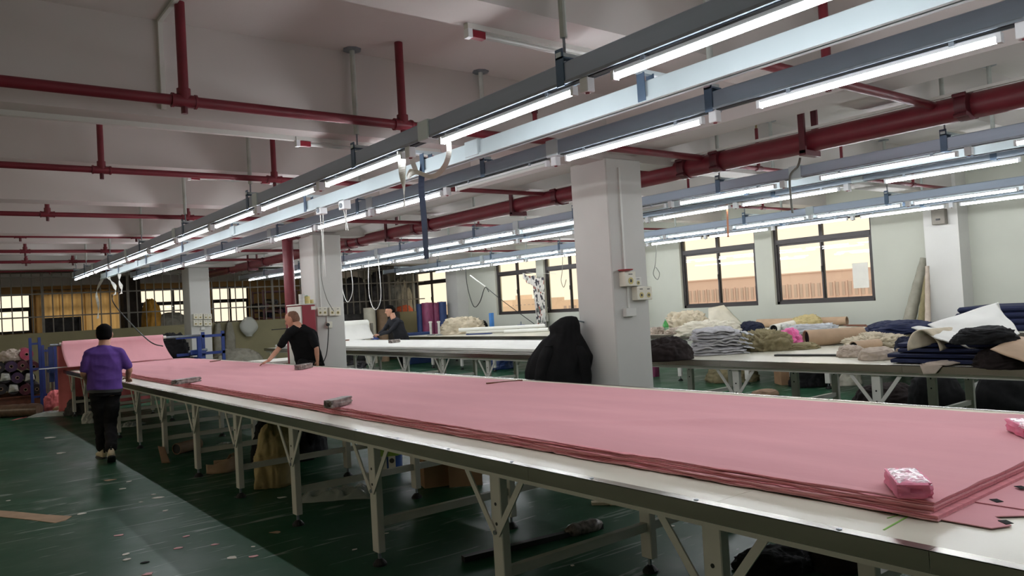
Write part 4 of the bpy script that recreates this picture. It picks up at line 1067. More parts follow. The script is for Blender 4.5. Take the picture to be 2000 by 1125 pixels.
    e = MB(); limb(e, [H(-.024, .086, -.062), H(0, .094, -.06), H(.024, .086, -.062)], [.004, .0065, .004], 8, 3); e.build('mouth', 'lip', root, smooth=True)
    return root
# man in purple walking along the near side of the table, seen from behind
oy = 10.72
person('person', 'man in purple T-shirt and black trousers walking beside the pink table, seen from behind', dict(
    head=atY(204, 654, oy+.05), face=(.25, 1, -.08), neck=atY(203, 676, oy), pelvis=atY(205, 757, oy), chestface=(.12, 1, 0),
    shL=atY(176, 690, oy-.01), shR=atY(232, 689, oy-.04), elL=atY(163, 728, oy+.02), elR=atY(252, 720, oy-.02),
    wrL=atY(170, 744, oy+.25), wrR=atY(250, 738, oy+.22), hdR=(.3, 1, -.25), hdL=(.3, 1, -.2), curlR=.6, curlL=.6, hnR=(.2, 0, 1), hnL=(-.3, 0, 1), htR=(-1, 0, 0), htL=(1, 0, 0),
    hipL=atY(192, 768, oy), hipR=atY(218, 768, oy), knL=atY(197, 828, oy+.15), knR=atY(216, 830, oy+.04), anL=atZ(200, 879, .1), anR=atZ(217, 880, .15), footL=(-.1, 1, -.02), footR=(.15, .9, -.42), shirtlow=.03, tw=(.182, .18, .192, .2, .175, .075)),
    dict(shirt='purple_shirt', trousers='dark_trouser', hair='hair', shoe='shoe_beige', sole='shoe_black', belt='foot_black'))
# man in black behind the table, leaning over it, left hand on the cloth
oy = 11.75
pv = Vector((5.0, 11.92, .93))
person('person', 'man with shaved head in black T-shirt reaching over the pink cloth by the column', dict(
    head=atY(571, 624, oy+.12), face=(-.8, .8, -.42), hup=(-.18, .1, 1), neck=atY(585, 635, oy), pelvis=pv, chestface=(-.35, 1, -.15),
    shL=atY(564, 650, oy+.05), shR=atY(606, 649, oy-.05), elL=atY(545, 680, oy+.15), elR=atY(618, 680, oy-.12),
    wrL=atZ(525, 704, 1.0), wrR=atY(620, 704, oy-.1), hdL=(-.6, .5, -.28), hdR=(0, .1, -1), hnL=(-.2, 0, 1), hnR=(1, 0, 0), htL=(-.5, -1, 0), htR=(0, 1, 0), curlL=.4, curlR=.8,
    hipL=pv+Vector((-.09, 0, -.05)), hipR=pv+Vector((.09, 0, -.05)), knL=pv+Vector((-.09, .06, -.45)), knR=pv+Vector((.1, 0, -.45)), anL=Vector((4.92, 11.95, .1)), anR=Vector((5.12, 11.88, .1)), shirtlow=.12, tw=(.185, .185, .2, .21, .185, .08)),
    dict(shirt='black_knit', trousers='dark_trouser', hair='hair_short', shoe='shoe_black'), hair='short')
# man in dark shirt behind the white table, facing left
oy = 16.6
pv = Vector((9.36, 16.58, .95))
person('person', 'man in dark long-sleeved shirt leaning over the white cloth table', dict(
    head=atY(762, 607, oy+.1), face=(-.95, .25, -.22), neck=atY(769, 620, oy+.02), pelvis=pv, chestface=(-.8, .6, -.15),
    shL=atY(780, 627, oy-.12), shR=atY(764, 624, oy+.18), elL=atY(761, 647, oy-.0), elR=atY(751, 644, oy+.3),
    wrL=atY(741, 654, oy+.3), wrR=atY(739, 653, oy+.5), hdL=(-.3, .9, -.1), hdR=(-.6, .5, -.1), hnL=(0, 0, 1), hnR=(0, 0, 1), htL=(.5, .5, 0), htR=(-.5, -.5, 0), curlL=.9, curlR=.9,
    hipL=pv+Vector((-.05, -.09, -.05)), hipR=pv+Vector((.05, .09, -.05)), knL=pv+Vector((-.07, -.09, -.47)), knR=pv+Vector((.07, .1, -.47)), anL=pv+Vector((-.05, -.13, -.85)), anR=pv+Vector((.13, .1, -.85)), shirtlow=.14, tw=(.18, .18, .19, .2, .175, .075)),
    dict(shirt='dark_shirt', trousers='dark_trouser', hair='hair', shoe='shoe_black'), sleeves='long')
cm = thing('cloth_cutter', (8.92, 17.08, .965), 'small blue cutter under the hands of the man at the white table', 'cutter')
MB().lathe([(.09, 0), (.09, .02), (.05, .03), (.045, .07), (.02, .08)], (8.92, 17.1, .965), 16).build('motor', 'blue_paint', cm, smooth='auto')
MB().box(8.84, 9.0, 17.02, 17.22, .962, .968).build('base_plate', 'galv', cm)

# ------------------------------------------------------------------ things lying on tables and floor
def atD(x, y, d): return Vector((0, 0, CAM_H)) + ray(x, y)*d            # place at a given distance in front of the viewer
RZV = math.atan2(RV.y, RV.x)
def hp(name, m, x0, x1, yb, yt, z, dep, label, cat, group=None, h=None, rz=0., **kw):
    """crumpled heap: measured width and height in the photograph, front foot on the support at height z"""
    p = atZ((x0+x1)/2, yb, z); c = p+FV*dep/2; s = mpp(c)
    hh = h if h else max(.03, (yb-yt)*s*.92)
    return heap(name, m, (c.x, c.y, z+.001), ((x1-x0)*s*.95, dep, hh), label, cat, group, rz=RZV+rz, **kw)
def tube_thing(name, m, p0, p1, r, label, cat, group=None, inner='kraft_dark', ri=None, wall=.88):
    t = thing(name, (Vector(p0)+Vector(p1))/2, label, cat, group)
    roll_mb(p0, p1, r, ri or r*wall).build('roll_body', m, t, smooth='auto')
    d = (Vector(p1)-Vector(p0)); q = Vector(p0)+d*.06
    MB().cyl(Vector(p0)+d*.04, Vector(p1)-d*.04, (ri or r*wall)*.99, n=14).build('dark_inside', inner, t, smooth='auto')  # dark plug: colour stands in for the shade inside the hollow roll
    return t
def sheet_thing(name, m, fn, label, cat, nu=24, nv=18, th=.004, group=None):
    return tag(MB().sheet(fn, nu, nv, th).build(name, m, None, smooth=True), label, cat, group)
def quad(A, B, C, D, bulge=0., wav=.0, sc=4., seed=0, nrm=(0, 0, 1)):
    A, B, C, D, nrm = Vector(A), Vector(B), Vector(C), Vector(D), Vector(nrm)
    def fn(u, v):
        p = A.lerp(B, u).lerp(D.lerp(C, u), v)
        return p+nrm*(bulge*math.sin(u*math.pi)*math.sin(v*math.pi)+wav*mn.noise(Vector((u*sc+seed, v*sc, seed))))
    return fn
T = .872
# --- right hand table, from its left end to the right edge of the picture
sheet_thing('paper_sheet', 'paper_white', quad((7.35, 7.3, T+.004), (8.3, 7.3, T+.004), (8.3, 6.75, T+.004), (7.3, 6.8, T+.004), .0, .008, 3), 'white paper sheet at the left corner of the cluttered right table', 'paper')
hp('black_bundle', 'black_brown', 1258, 1364, 706, 663, T, .55, 'long black brown cloth bundle at the left end of the right table', 'cloth', seed=3, amp=.16, fold=1.8, pw=2., prof=.95)
# grey stack of cut pieces
gs = thing('grey_cloth_stack', atZ(1412, 694, T)+FV*.3, 'tall crumpled stack of grey cut cloth pieces beside the black bundle', 'cloth stack')
random.seed(5)
gc = atZ(1412, 694, T)+FV*.3
for k in range(9):
    z0 = T+.003+k*.035; w = .60+.05*math.sin(k*1.3)-.012*k; dx = .02*math.sin(k*2.1)
    mb = heap_mb((0, 0, 0), (w, .5, .05), seed=40+k, amp=.1, fold=3.2, pw=5, nu=72, nv=8)
    pts = []
    for (x, y, z) in mb.v:
        e = mn.noise(Vector((x*7, y*7+k*.4, k*.35)))*.045+mn.noise(Vector((x*15, y*15, k*2.)))*.02
        q = gc+RV*(x*(1+.12*mn.noise(Vector((y*8, k*.6, x*6))))+dx)+FV*y*(1+.16*mn.noise(Vector((x*11, k*.5, 3)))); pts.append((q.x, q.y, max(T+.001, z0+z*.8+e*(.75 if z > 0 else .6)*min(1, k*.4+.1))))
    mb.v = pts; mb.build('cloth_layer', 'grey_cloth', gs, smooth=True)
for k in range(5):
    a = gc+RV*(.25+.03*math.sin(k*2))-FV*.22+Vector((0, 0, .03+k*.055))
    MB().sheet(quad(a, a+RV*(.1+.03*(k % 3))+Vector((0, 0, -.03)), a+RV*(.12)+FV*.3+Vector((0, 0, -.02)), a+FV*.3, .012, .02, 4, k), 8, 10, .012).build('pale_edge', 'grey_cloth_pale', gs, smooth=True)
hp('olive_cloth', 'olive_cloth', 1462, 1560, 686, 648, T, .6, 'crumpled olive khaki cloth beside the grey stack', 'cloth', seed=8, amp=.26, fold=3.2)
hp('olive_cloth', 'olive_cloth', 1525, 1610, 683, 672, T, .35, 'flat olive grey cloth in front of the pink one', 'cloth', seed=18, amp=.2, fold=3)
hp('pink_cloth', 'pink_hot', 1522, 1578, 678, 650, T+.0, .4, 'bright pink crumpled cloth on the right table', 'cloth', seed=6, amp=.34, fold=2.2, sharp=1.2)
q = atZ(1500, 680, T)
sheet_thing('pale_pink_scrap', 'pink_pale', quad(q+Vector((0, 0, .003)), q+RV*.16+Vector((0, 0, .003)), q+RV*.18+FV*.15+Vector((0, 0, .12)), q+RV*.02+FV*.15+Vector((0, 0, .2)), .01, .02), 'pale pink fold of cloth behind the olive cloth', 'cloth', 8, 8)
a = atZ(1582, 678, T); b = atZ(1694, 671, T); r = .105
tube_thing('kraft_roll', 'kraft', a+Vector((0, 0, r))+FV*.12, b+Vector((0, 0, r))+FV*.12, r, 'large brown kraft paper roll beside the pink cloth', 'paper roll', 'kraft paper rolls', inner='black_cloth')
a = atZ(1672, 688, T); b = atZ(1722, 682, T); r = .058
tube_thing('kraft_roll', 'kraft', a+Vector((0, 0, r))+FV*.06, b+Vector((0, 0, r))+FV*.08, r, 'small brown kraft paper roll in front of the large one', 'paper roll', 'kraft paper rolls', inner='black_cloth')
a = atZ(1642, 690, T); sheet_thing('dark_mouth', 'black_cloth', quad(a, a+RV*.2+Vector((0, 0, .03)), a+RV*.3+FV*.15+Vector((0, 0, .11)), a+RV*.12+FV*.2+Vector((0, 0, .05)), .03, .01), 'dark curled sheet standing in for the black inside of the small kraft roll', 'paper', 10, 8)  # black sheet drawn for the roll's black inside opening
stick('black_bar', 'foot_black', atZ(1515, 695, T), atZ(1648, 695, T), .09, .018, 'long black flat bar on the right table', 'ruler')
hp('beige_bundle', 'beige_grey', 1650, 1700, 698, 678, T, .28, 'beige grey twisted cloth lump in front of the small kraft roll', 'cloth', seed=9, amp=.22, fold=2.6)
hp('beige_bundle', 'beige_grey', 1692, 1762, 704, 680, T, .3, 'rounded beige grey cloth bundle on the table edge', 'cloth', seed=10, amp=.14, fold=1.5)
hp('beige_scraps', 'beige_cloth', 1680, 1782, 680, 656, T, .45, 'ruffled pile of beige cloth strips behind the bundles', 'cloth', seed=12, amp=.4, fold=4.5, sharp=1.3)
# folded beige flap hanging over the table edge
fl = thing('beige_flap', atZ(1785, 708, T), 'beige folded cloth hanging over the front edge of the right table', 'cloth')
a = atZ(1752, 712, T)
p0 = a+Vector((-.02, -.03, .0)); 
def fn(u, v):
    ang = v*4.4-1.4; rr = .045+.012*mn.noise(Vector((u*3, v*3, 1))); c = atZ(1760, 702, T)+RV*(.34*u)+FV*(.04+.02*u)+Vector((0, 0, .055))
    return c-FV*math.cos(ang)*rr*(1.3-.3*u)+Vector((0, 0, math.sin(ang)*rr))
MB().sheet(fn, 16, 22, .008).build('rolled_fold', 'beige_grey', fl, smooth=True)
MB().sheet(quad((6.985, 3.22, T+.012), (6.965, 3.02, T+.012), (6.955, 3.08, T-.06), (6.957, 3.18, T-.07), .0, .006, nrm=(-1, 0, 0)), 8, 6, .008).build('hanging_tip', 'beige_grey', fl, smooth=True)
MB().sheet(quad((6.985, 3.22, T+.012), (6.985, 3.0, T+.012), (7.25, 2.9, T+.03), (7.25, 3.15, T+.03), .015, .01), 8, 6, .008).build('flat_fold', 'beige_grey', fl, smooth=True)
# navy cloth: thick folded length
nv = thing('navy_cloth_stack', (7.5, 2.2, T), 'thick folded navy blue cloth under the big white sheet', 'cloth stack')
for k in range(4):
    z0 = T+.002+k*.045
    def fn(u, v, z0=z0, k=k):
        ang = u*2*math.pi; y = 1.2+2.35*v+.05*math.sin(k*2.)*v; w = .42-.02*k; rr = (abs(math.cos(ang))**6+abs(math.sin(ang))**6)**(-1/6)
        return (7.55+.02*k+math.cos(ang)*rr*w*(1+.02*mn.noise(Vector((y*3, k, ang)))), y, z0+.023+math.sin(ang)*rr*.022)
    mb = MB(); mb.grid(fn, 40, 24, True); mb.f.append(tuple(range(40))[::-1]); mb.f.append(tuple(range(40*24, 40*25))); mb.build('cloth_fold', 'navy', nv, smooth='auto')
hp('navy_fold', 'navy_dark', 1765, 1815, 688, 660, T, .3, 'dark navy cloth end peeping from the beige arch', 'cloth', seed=22, amp=.15)
# the big white sheet: tent-like slab of cloth and its beige lined arch
D0 = 6.75
wsheet = thing('white_cloth_sheet', atD(1880, 680, D0), 'big white cloth thrown over the navy stack, rising to a peak', 'cloth')
MB().sheet(quad(atD(1812, 634, D0+.45), atD(1945, 592, D0+.75), atD(1992, 652, D0+.35), atD(1908, 683, D0-.05), .05, .035, 3.2, 3, nrm=-FV+Vector((0, 0, .4))), 34, 28, .01).build('main_sheet', 'white_cloth', wsheet, smooth=True)
MB().sheet(quad(atD(1900, 612, D0+.7), atD(1950, 591, D0+.78), atD(1965, 640, D0+1.0), atD(1860, 655, D0+.9), .02, .02, 3, 5), 12, 12, .01).build('back_fold', 'white_cloth', wsheet, smooth=True)
MB().sheet(quad(atD(1780, 640, D0+.35), atD(1868, 640, D0+.4), atD(1905, 682, D0-.03), atD(1838, 664, D0+.02), .02, .02, 3, 6), 20, 14, .01).build('front_band', 'white_cloth', wsheet, smooth=True)
def fn(u, v):   # arch open to the left front
    ang = math.pi*(.05+.93*u); c = atD(1806, 690, D0+.08).lerp(atD(1862, 672, D0+.3), v); r_ = .15-.04*v
    return c+RV*(-math.cos(ang)*r_*.95)+Vector((0, 0, math.sin(ang)*r_*1.35+.0))+FV*(.1*math.sin(ang)*.5)+RV*.015*mn.noise(Vector((u*4, v*3, 2)))
MB().sheet(fn, 26, 12, .012).build('beige_lining', 'beige_cloth', wsheet, smooth=True)
hp('black_cloth', 'black_cloth', 1893, 2010, 672, 640, T+.20, .4, 'black cloth lying on the big white sheet at the right edge', 'cloth', seed=25, amp=.14, fold=1.8)
sp_ = thing('thread_cone', atZ(1944, 705, T), 'white cone of thread standing on the right table edge', 'thread')
c = atZ(1944, 706, T)+FV*.04
MB().lathe([(.034, 0), (.034, .004), (.03, .13), (.026, .135), (.01, .137)], c, 16).build('cone', 'white_roll', sp_, smooth='auto')
MB().cyl(c+Vector((0, 0, .13)), c+Vector((-.01, 0, .2)), .003, n=6).build('thread_end', 'cable_white', sp_)
# kraft sheet curling at the right edge
ks = thing('kraft_sheet', atD(1985, 700, 6.2), 'curved brown kraft paper sheet at the right edge of the picture', 'paper')
MB().sheet(quad(atD(1934, 682, 6.12), atD(1985, 656, 6.5), atD(2060, 668, 6.3), atD(2020, 716, 5.9), .04, .01, 2, 1, nrm=(0, 0, 1)), 20, 12, .004).build('upper_sheet', 'kraft', ks, smooth=True)
hp('black_cloth', 'black_brown', 1952, 2060, 722, 684, T, .5, 'black cloth heap under the kraft sheet at the right edge', 'cloth', seed=27, amp=.15)

# --- window wall table
c = atZ(1301, 651, T)
bt = thing('green_bottle', c, 'green plastic drink bottle on the window table', 'bottle')
MB().lathe([(.055, 0), (.06, .01), (.06, .14), (.056, .17), (.045, .2), (.02, .245), (.018, .25)], c, 18).build('bottle_body', 'green_glass', bt, smooth='auto')
MB().lathe([(.019, 0), (.02, .03), (.018, .032)], c+Vector((0, 0, .25)), 12).build('cap', 'green_cloth', bt)
MB().lathe([(.061, 0), (.061, .06)], c+Vector((0, 0, .06)), 18).build('bottle_label', 'green_cloth', bt, smooth='auto')
hp('grey_rag', 'beige_grey', 1276, 1300, 653, 640, T, .4, 'grey beige rag left of the green bottle', 'cloth', seed=30, amp=.4, fold=4)
hp('grey_rag', 'beige_grey', 1305, 1342, 653, 641, T, .35, 'crumpled striped rag right of the green bottle', 'cloth', seed=31, amp=.4, fold=4)
hp('beige_canvas', 'beige_cloth', 1306, 1385, 647, 613, T, .7, 'folded beige canvas heap behind the green bottle', 'cloth', seed=32, amp=.34, fold=3.4, sharp=1.2)
hp('cream_canvas', 'cream_cloth', 1330, 1452, 655, 630, T, .55, 'wide cream cloth heap on the window table', 'cloth', seed=33, amp=.26, fold=3)
a = atZ(1385, 640, T)+FV*.05
sheet_thing('cream_sheet', 'cream_cloth', quad(a+Vector((0, 0, .1)), a+RV*.75+Vector((0, 0, .03)), a+RV*.45+FV*.3+Vector((0, 0, .47)), a+RV*.1+FV*.3+Vector((0, 0, .42)), .06, .05, 3, 2, nrm=-FV), 'stiff cream sheet standing up like a fan on the window table', 'cloth', 20, 14, .008)
hp('navy_bundle', 'navy_dark', 1450, 1503, 650, 629, T, .45, 'dark navy cloth bundle on the window table', 'cloth', seed=34, amp=.15)
a = atZ(1480, 640, T); b = atZ(1655, 636, T); r = .085
tube_thing('long_paper_roll', 'kraft', a+Vector((0, 0, r)), b+Vector((0, 0, r)), r, 'long tan paper roll against the wall on the window table', 'paper roll', 'kraft paper rolls')
a = atZ(1511, 651, T); b = atZ(1560, 641, T)+FV*.2; r = .075
tube_thing('white_paper_roll', 'paper_white', a+Vector((0, 0, r)), b+Vector((0, 0, r)), r, 'white paper roll with open end on the window table', 'paper roll', inner='black_cloth')
hp('white_plastic', 'sack_white', 1530, 1552, 649, 634, T, .3, 'white grey twisted cloth beside the white paper roll', 'cloth', seed=35, amp=.3, fold=3)
hp('khaki_cloth', 'khaki', 1558, 1612, 640, 618, T, .4, 'folded khaki cloth on the long tan roll', 'cloth', seed=36, amp=.25, fold=3.4)
hp('pale_cloth', 'grey_cloth_pale', 1550, 1642, 650, 634, T, .35, 'pale grey flat cloth in front of the khaki one', 'cloth', seed=37, amp=.3, fold=3)
for i, (x0, y0, x1, y1) in enumerate(((1656, 637, 1702, 638), (1650, 636, 1690, 636))):
    stick('wooden_ruler', 'wood_stick', atZ(x0, y0, T+.012*i), atZ(x1, y1, T+.012*i), .06, .02, 'brown wooden ruler on the window table, %s one' % ('front' if i == 0 else 'back'), 'ruler')
hp('green_cloth', 'green_cloth', 1664, 1697, 648, 639, T, .25, 'small folded pale green cloth on the window table', 'cloth', seed=38, amp=.08, pw=6)
sc = thing('scissors', atZ(1605, 649, T), 'dark scissors on the window table edge', 'scissors'); c = atZ(1605, 649, T)
MB().bar(c+Vector((0, 0, .008)), c+RV*.2+Vector((0, 0, .008)), .02, .006).build('blade', 'galv', sc)
MB().ring(c-RV*.05+Vector((0, -.03, .002)), c-RV*.05+Vector((0, -.03, .016)), .04, .027, 14).ring(c-RV*.05+Vector((0, .04, .002)), c-RV*.05+Vector((0, .04, .016)), .04, .027, 14).build('handle', 'plum_roll', sc)
hp('navy_cloth', 'navy', 1722, 1862, 652, 628, T, .8, 'wide navy cloth heap on the window table', 'cloth', seed=39, amp=.14, fold=2.4, pw=3)
a = atZ(1752, 640, T+.2); bxs = thing('button_tray', (a.x, a.y, T+.16), 'tray of small red and grey pieces on the navy cloth', 'tray'); bpy.context.view_layer.update()
cc = atX(1772, 631, 12.5); cc.z = top_z(bpy.data.objects['navy_cloth'], cc.x, cc.y, .12); bpy.data.objects[bxs.name].location = cc; ORG[bxs.name] = cc.copy()
MB().obox(cc+Vector((0, 0, .035)), (.2, .3, .07), RZV).build('tray_box', 'sack_white', bxs)
random.seed(9)
for i in range(7): MB().obox(cc+RV*random.uniform(-.12, .12)+FV*random.uniform(-.06, .06)+Vector((0, 0, .08)), (.05, .05, .03), random.random()*3).build('piece', random.choice(['red_dish', 'weight_tape', 'grey_cloth']), bxs)
cc = atX(1855, 624, 12.7)
brick('wrapped_block', 'weight_tape', (cc.x, cc.y, top_z(bpy.data.objects['navy_cloth'], cc.x, cc.y, .15)), (.12, .22, .1), RZV, 'small wrapped block on the navy cloth by the pilaster', 'weight', None, 44)
nr = thing('navy_cloth_stack', (12.4, 4.2, T), 'folded navy blue cloth on the window table at the right edge', 'cloth stack')
for k in range(4):
    MB().box(11.7+.02*k, 13.1-.02*k, 2.6, 4.95-.03*k, T+.002+k*.085, T+.083+k*.085).build('cloth_fold', 'navy', nr, bevel=.03)
# grey cloth rolls leaning in the corner by the pilaster
for i, (x0, y0, x1, y1, r, m, lb) in enumerate(((1772, 640, 1806, 505, .11, 'sack_grey', 'long beige grey cloth roll leaning in the pilaster corner, front one'), (1800, 636, 1812, 540, .085, 'olive_cloth', 'shorter olive cloth roll leaning in the pilaster corner'), (1812, 600, 1811, 520, .05, 'beige_grey', 'thin pale roll leaning in the pilaster corner'))):
    p1 = atX(x1, y1, 14.15-.2*i); p0 = atX(x0, y0, 13.82-.1*i); d = (p0-p1).normalized(); p00 = p0+d*((p0.z-.02)/-d.z if d.z else 0)
    t = thing('leaning_roll', (p00.x, p00.y, 0), lb, 'cloth roll', 'rolls in the pilaster corner')
    n = 22; pts = [p00.lerp(p1, j/n) for j in range(n+1)]
    mb = MB(); mb.tube(pts, [r*(1-.35*(j/n)**2)*(1+.05*math.sin(j*2.3)) for j in range(n+1)], 16); mb.build('roll_body', m, t, smooth='auto')

# --- table left of the column by the windows
hp('cream_cloth', 'beige_cloth', 858, 945, 653, 624, T, .9, 'large crumpled cream cloth on the far window table', 'cloth', seed=50, amp=.3, fold=3.2)
hp('dark_cloth', 'black_cloth', 922, 952, 642, 627, T+.1, .4, 'small dark cloth on the far cream heap', 'cloth', seed=51, amp=.3, fold=2.4)
for i, (x0, y0, x1, y1, r, z) in enumerate(((888, 653, 1068, 646, .055, T), (892, 649, 1066, 640, .05, T+.1), (985, 652, 1072, 648, .05, T))):
    a = atZ(x0, y0, z); b = atZ(x1, y1, z); a = Vector((max(a.x, 11.5), a.y, z+r)); b = Vector((min(max(b.x, 11.5), 13.0), b.y, z+r))
    a = a+FV*.12*(i); b = b+FV*.12*i
    tube_thing('long_white_tube', 'white_roll', a, b, r, 'long white tube on the far window table, %s of three' % ('front', 'upper', 'short right one')[i], 'tube', 'white tubes')
stick('blue_strip', 'blue_paint', atZ(912, 654, T), atZ(960, 652, T), .1, .03, 'flat blue strip on the far window table', 'strip')
cl = thing('blue_clamp', atZ(1048, 642, T), 'small blue clamp machine on the far window table', 'machine'); c = atZ(1048, 646, T); c = Vector((min(c.x, 12.9), c.y, T))
MB().obox(c+Vector((0, 0, .1)), (.22, .16, .2), RZV).build('clamp_body', 'blue_paint', cl, bevel=.01); MB().obox(c+RV*.22+Vector((0, 0, .06)), (.4, .06, .05), RZV).build('clamp_arm', 'blue_paint', cl); MB().cyl(c+Vector((0, 0, .2)), c+Vector((0, 0, .28)), .02, n=10).build('clamp_screw', 'galv', cl)
for i, (x, yt) in enumerate(((842, 622), (858, 621))):
    c = atZ(x, 655, T); s_ = mpp(c)
    t = thing('machine_post', c, 'slim white upright of a cloth machine, %s of two' % ('left', 'right')[i], 'machine', 'cloth machine uprights')
    MB().cyl(c, c+Vector((0, 0, .36)), .035, n=12).build('post', 'sack_white', t, smooth='auto'); MB().lathe([(.11, 0), (.11, .02), (.04, .03)], c, 14).build('base', 'galv', t); MB().obox(c+Vector((0, 0, .38)), (.1, .06, .05), RZV).build('head', 'cabinet_white', t, bevel=.01)
ps_ = thing('blue_post', (12.9, 18.4, T), 'bright blue upright post by the far window', 'post'); c = atX(961, 641, 13.1)
MB().box(13.05, 13.15, c.y-.05, c.y+.05, T, 1.42).build('post', 'blue_light', ps_); MB().box(13.03, 13.17, c.y-.09, c.y+.09, T, T+.02).build('base', 'blue_light', ps_)
# printed cloth hung by the open window
a = atX(1022, 533, 14.1); b = atX(1063, 540, 14.1); c = atX(1063, 634, 14.1)
pc = thing('printed_cloth', (14.1, b.y, 1.0), 'black and white printed cloth hung on a line at the open window', 'cloth')
def fn(u, v):
    y = b.y+(.12+.48*(1-u)); z = b.z-.02-(b.z-.9)*v
    return (14.1+.035*math.sin(u*16+v*1.5), b.y+.62*(1-u)*(.9-.12*v), z)
MB().sheet(fn, 40, 20, .006).build('hanging_part', 'printed', pc, smooth=True)
def fn(u, v):
    y = a.y+(b.y+.4-a.y)*u; z = a.z-.12*math.sin(u*2.2)-.3*v*(.55+.45*u)
    return (14.08+.03*math.sin(u*14), y, z+.02*mn.noise(Vector((u*6, v*2, 0))))
MB().sheet(fn, 26, 8, .006).build('gathered_end', 'printed', pc, smooth=True)
MB().tube(curve_pts([(14.3, a.y+.1, a.z+.03), (14.1, (a.y+b.y)/2, a.z-.03), (14.3, b.y-.3, b.z+.05)], 6), .006, 6).build('line', 'cable_white', pc)
wb = atX(1063, 620, 14.15); wbt = thing('white_bag', (14.17, wb.y, wb.z-.1), 'small white plastic bag hung beside the printed cloth', 'bag')
heap_mb((14.17, wb.y, wb.z-.12), (.16, .22, .26), seed=53).build('bag_body', 'plastic_cloudy', wbt, smooth=True); MB().cyl((14.17, wb.y, wb.z+.1), (14.31, wb.y, wb.z+.28), .005, n=6).build('string', 'cable_white', wbt)

# --- hooded coat hanging at the big column
ct = thing('hooded_coat', (5.42, 6.2, .35), 'black hooded coat hanging on the left side of the big column', 'coat')
cc = Vector((5.41, 6.22, 0))
def coat_ring(z, w, d, off=0., k=0): return (z, w, d, off)
rings = [(.34, .31, .17, -.03), (.5, .32, .19, -.035), (.77, .33, .2, -.038), (.9, .33, .19, -.035), (1.03, .33, .18, .008), (1.12, .285, .17, .022), (1.185, .245, .16, .035), (1.24, .205, .15, .046), (1.283, .16, .14, .068), (1.365, .165, .13, .064), (1.41, .128, .11, .092), (1.452, .085, .07, .118), (1.465, .03, .03, .12)]
def fn(u, v):
    t = v*(len(rings)-1); i = min(int(t), len(rings)-2); f = t-i; z, w, d, o_ = (rings[i][k]+(rings[i+1][k]-rings[i][k])*f for k in range(4))
    a = u*2*math.pi; fo = 1+.10*(1-v)*(1-abs(mn.noise(Vector((math.cos(a)*2.4, math.sin(a)*2.4, z*1.1))))*3)+.05*mn.noise(Vector((math.cos(a)*3, math.sin(a)*3, z*5)))
    return cc+RV*(o_+math.cos(a)*w*fo)+FV*(math.sin(a)*d*fo)+Vector((0, 0, z))
mb = MB(); mb.grid(fn, 72, 44, True); mb.f.append(tuple(range(72))[::-1]); mb.f.append(tuple(range(72*44, 72*45))); mb.build('coat_body', 'black_cloth', ct, smooth=True)
def fn(u, v):
    a = u*2*math.pi; z = 1.16-.62*v; c = cc+RV*(.22+.10*v)-FV*.06
    rr = .085*(1-.12*v)*(1+.12*mn.noise(Vector((a, z*9, 3)))); return c+RV*math.cos(a)*rr+FV*math.sin(a)*rr+Vector((0, 0, z))
for s in (1, -1):
    def fs(u, v, s=s):
        a = u*2*math.pi; z = 1.17-.6*v; c = cc+RV*(s*(.15+.05*v+.05*math.sin(v*3))+.03*(1-v))-FV*(.10 if s > 0 else .13)
        rr = .078*(1-.15*v)*min(1, .25+v*5)**.5*(1+.14*mn.noise(Vector((math.cos(a)*2, math.sin(a)*2+s, z*9)))); return c+RV*math.cos(a)*rr+FV*math.sin(a)*rr+Vector((0, 0, z))
    mb = MB(); mb.grid(fs, 22, 22, True); mb.f.append(tuple(range(22))); mb.f.append(tuple(range(22*22, 22*23))[::-1]); mb.build('sleeve', 'black_cloth', ct, smooth=True)
MB().tube(curve_pts([cc+RV*.1+FV*.02+Vector((0, 0, 1.4)), Vector((5.6, 6.15, 1.41)), Vector((5.69, 6.12, 1.39))], 6), .008, 8).build('hook', 'galv', ct)

# --- fire cabinet by the second column
Y0 = 12.7; xa = atY(591, 640, Y0).x; xb = atY(617.5, 640, Y0).x; Y1 = min(12.98, atX(560, 640, xa).y); zt_ = atY(604, 595, Y0).z
fc = thing('fire_cabinet', ((xa+xb)/2, (Y0+Y1)/2, 0), 'tall red sided metal cabinet with white front beside the second column', 'cabinet')
bx('cabinet_body', xa+.012, xb, Y0, Y1+.35, 0, zt_, 'red_cabinet', fc, bevel=.006)
bx('cabinet_door', xa-.012, xa+.012, Y0+.015, Y1+.34, .05, zt_-.02, 'cabinet_white', fc, bevel=.004)
bx('door_handle', xa-.03, xa-.012, Y0+.06, Y0+.09, 1.1, 1.3, 'galv', fc); bx('cabinet_tag', (xa+xb)/2+.05, (xa+xb)/2+.13, Y0-.004, Y0, zt_-.09, zt_-.03, 'paper_white', fc)
bx('lid', xa-.02, xb+.01, Y0-.01, Y1+.36, zt_, zt_+.02, 'cabinet_white', fc)
for i, (dx, r, h, m, lb) in enumerate(((.06, .05, .17, 'sack_white', 'white spools stacked on the red cabinet'), (.17, .06, .13, 'tape_yellow', 'yellow tape rolls stacked on the red cabinet'), (.27, .045, .07, 'tape_yellow', 'small tape roll on the red cabinet edge'))):
    t = thing('tape_stack', (xa+dx, Y0+.12+.05*i, zt_+.02), lb, 'tape', 'tapes on the red cabinet')
    n = 3
    for k in range(n): MB().ring((xa+dx, Y0+.12+.05*i, zt_+.021+h*k/n), (xa+dx, Y0+.12+.05*i, zt_+.019+h*(k+1)/n), r, r*.6, 18).build('tape_roll', m, t, smooth='auto')
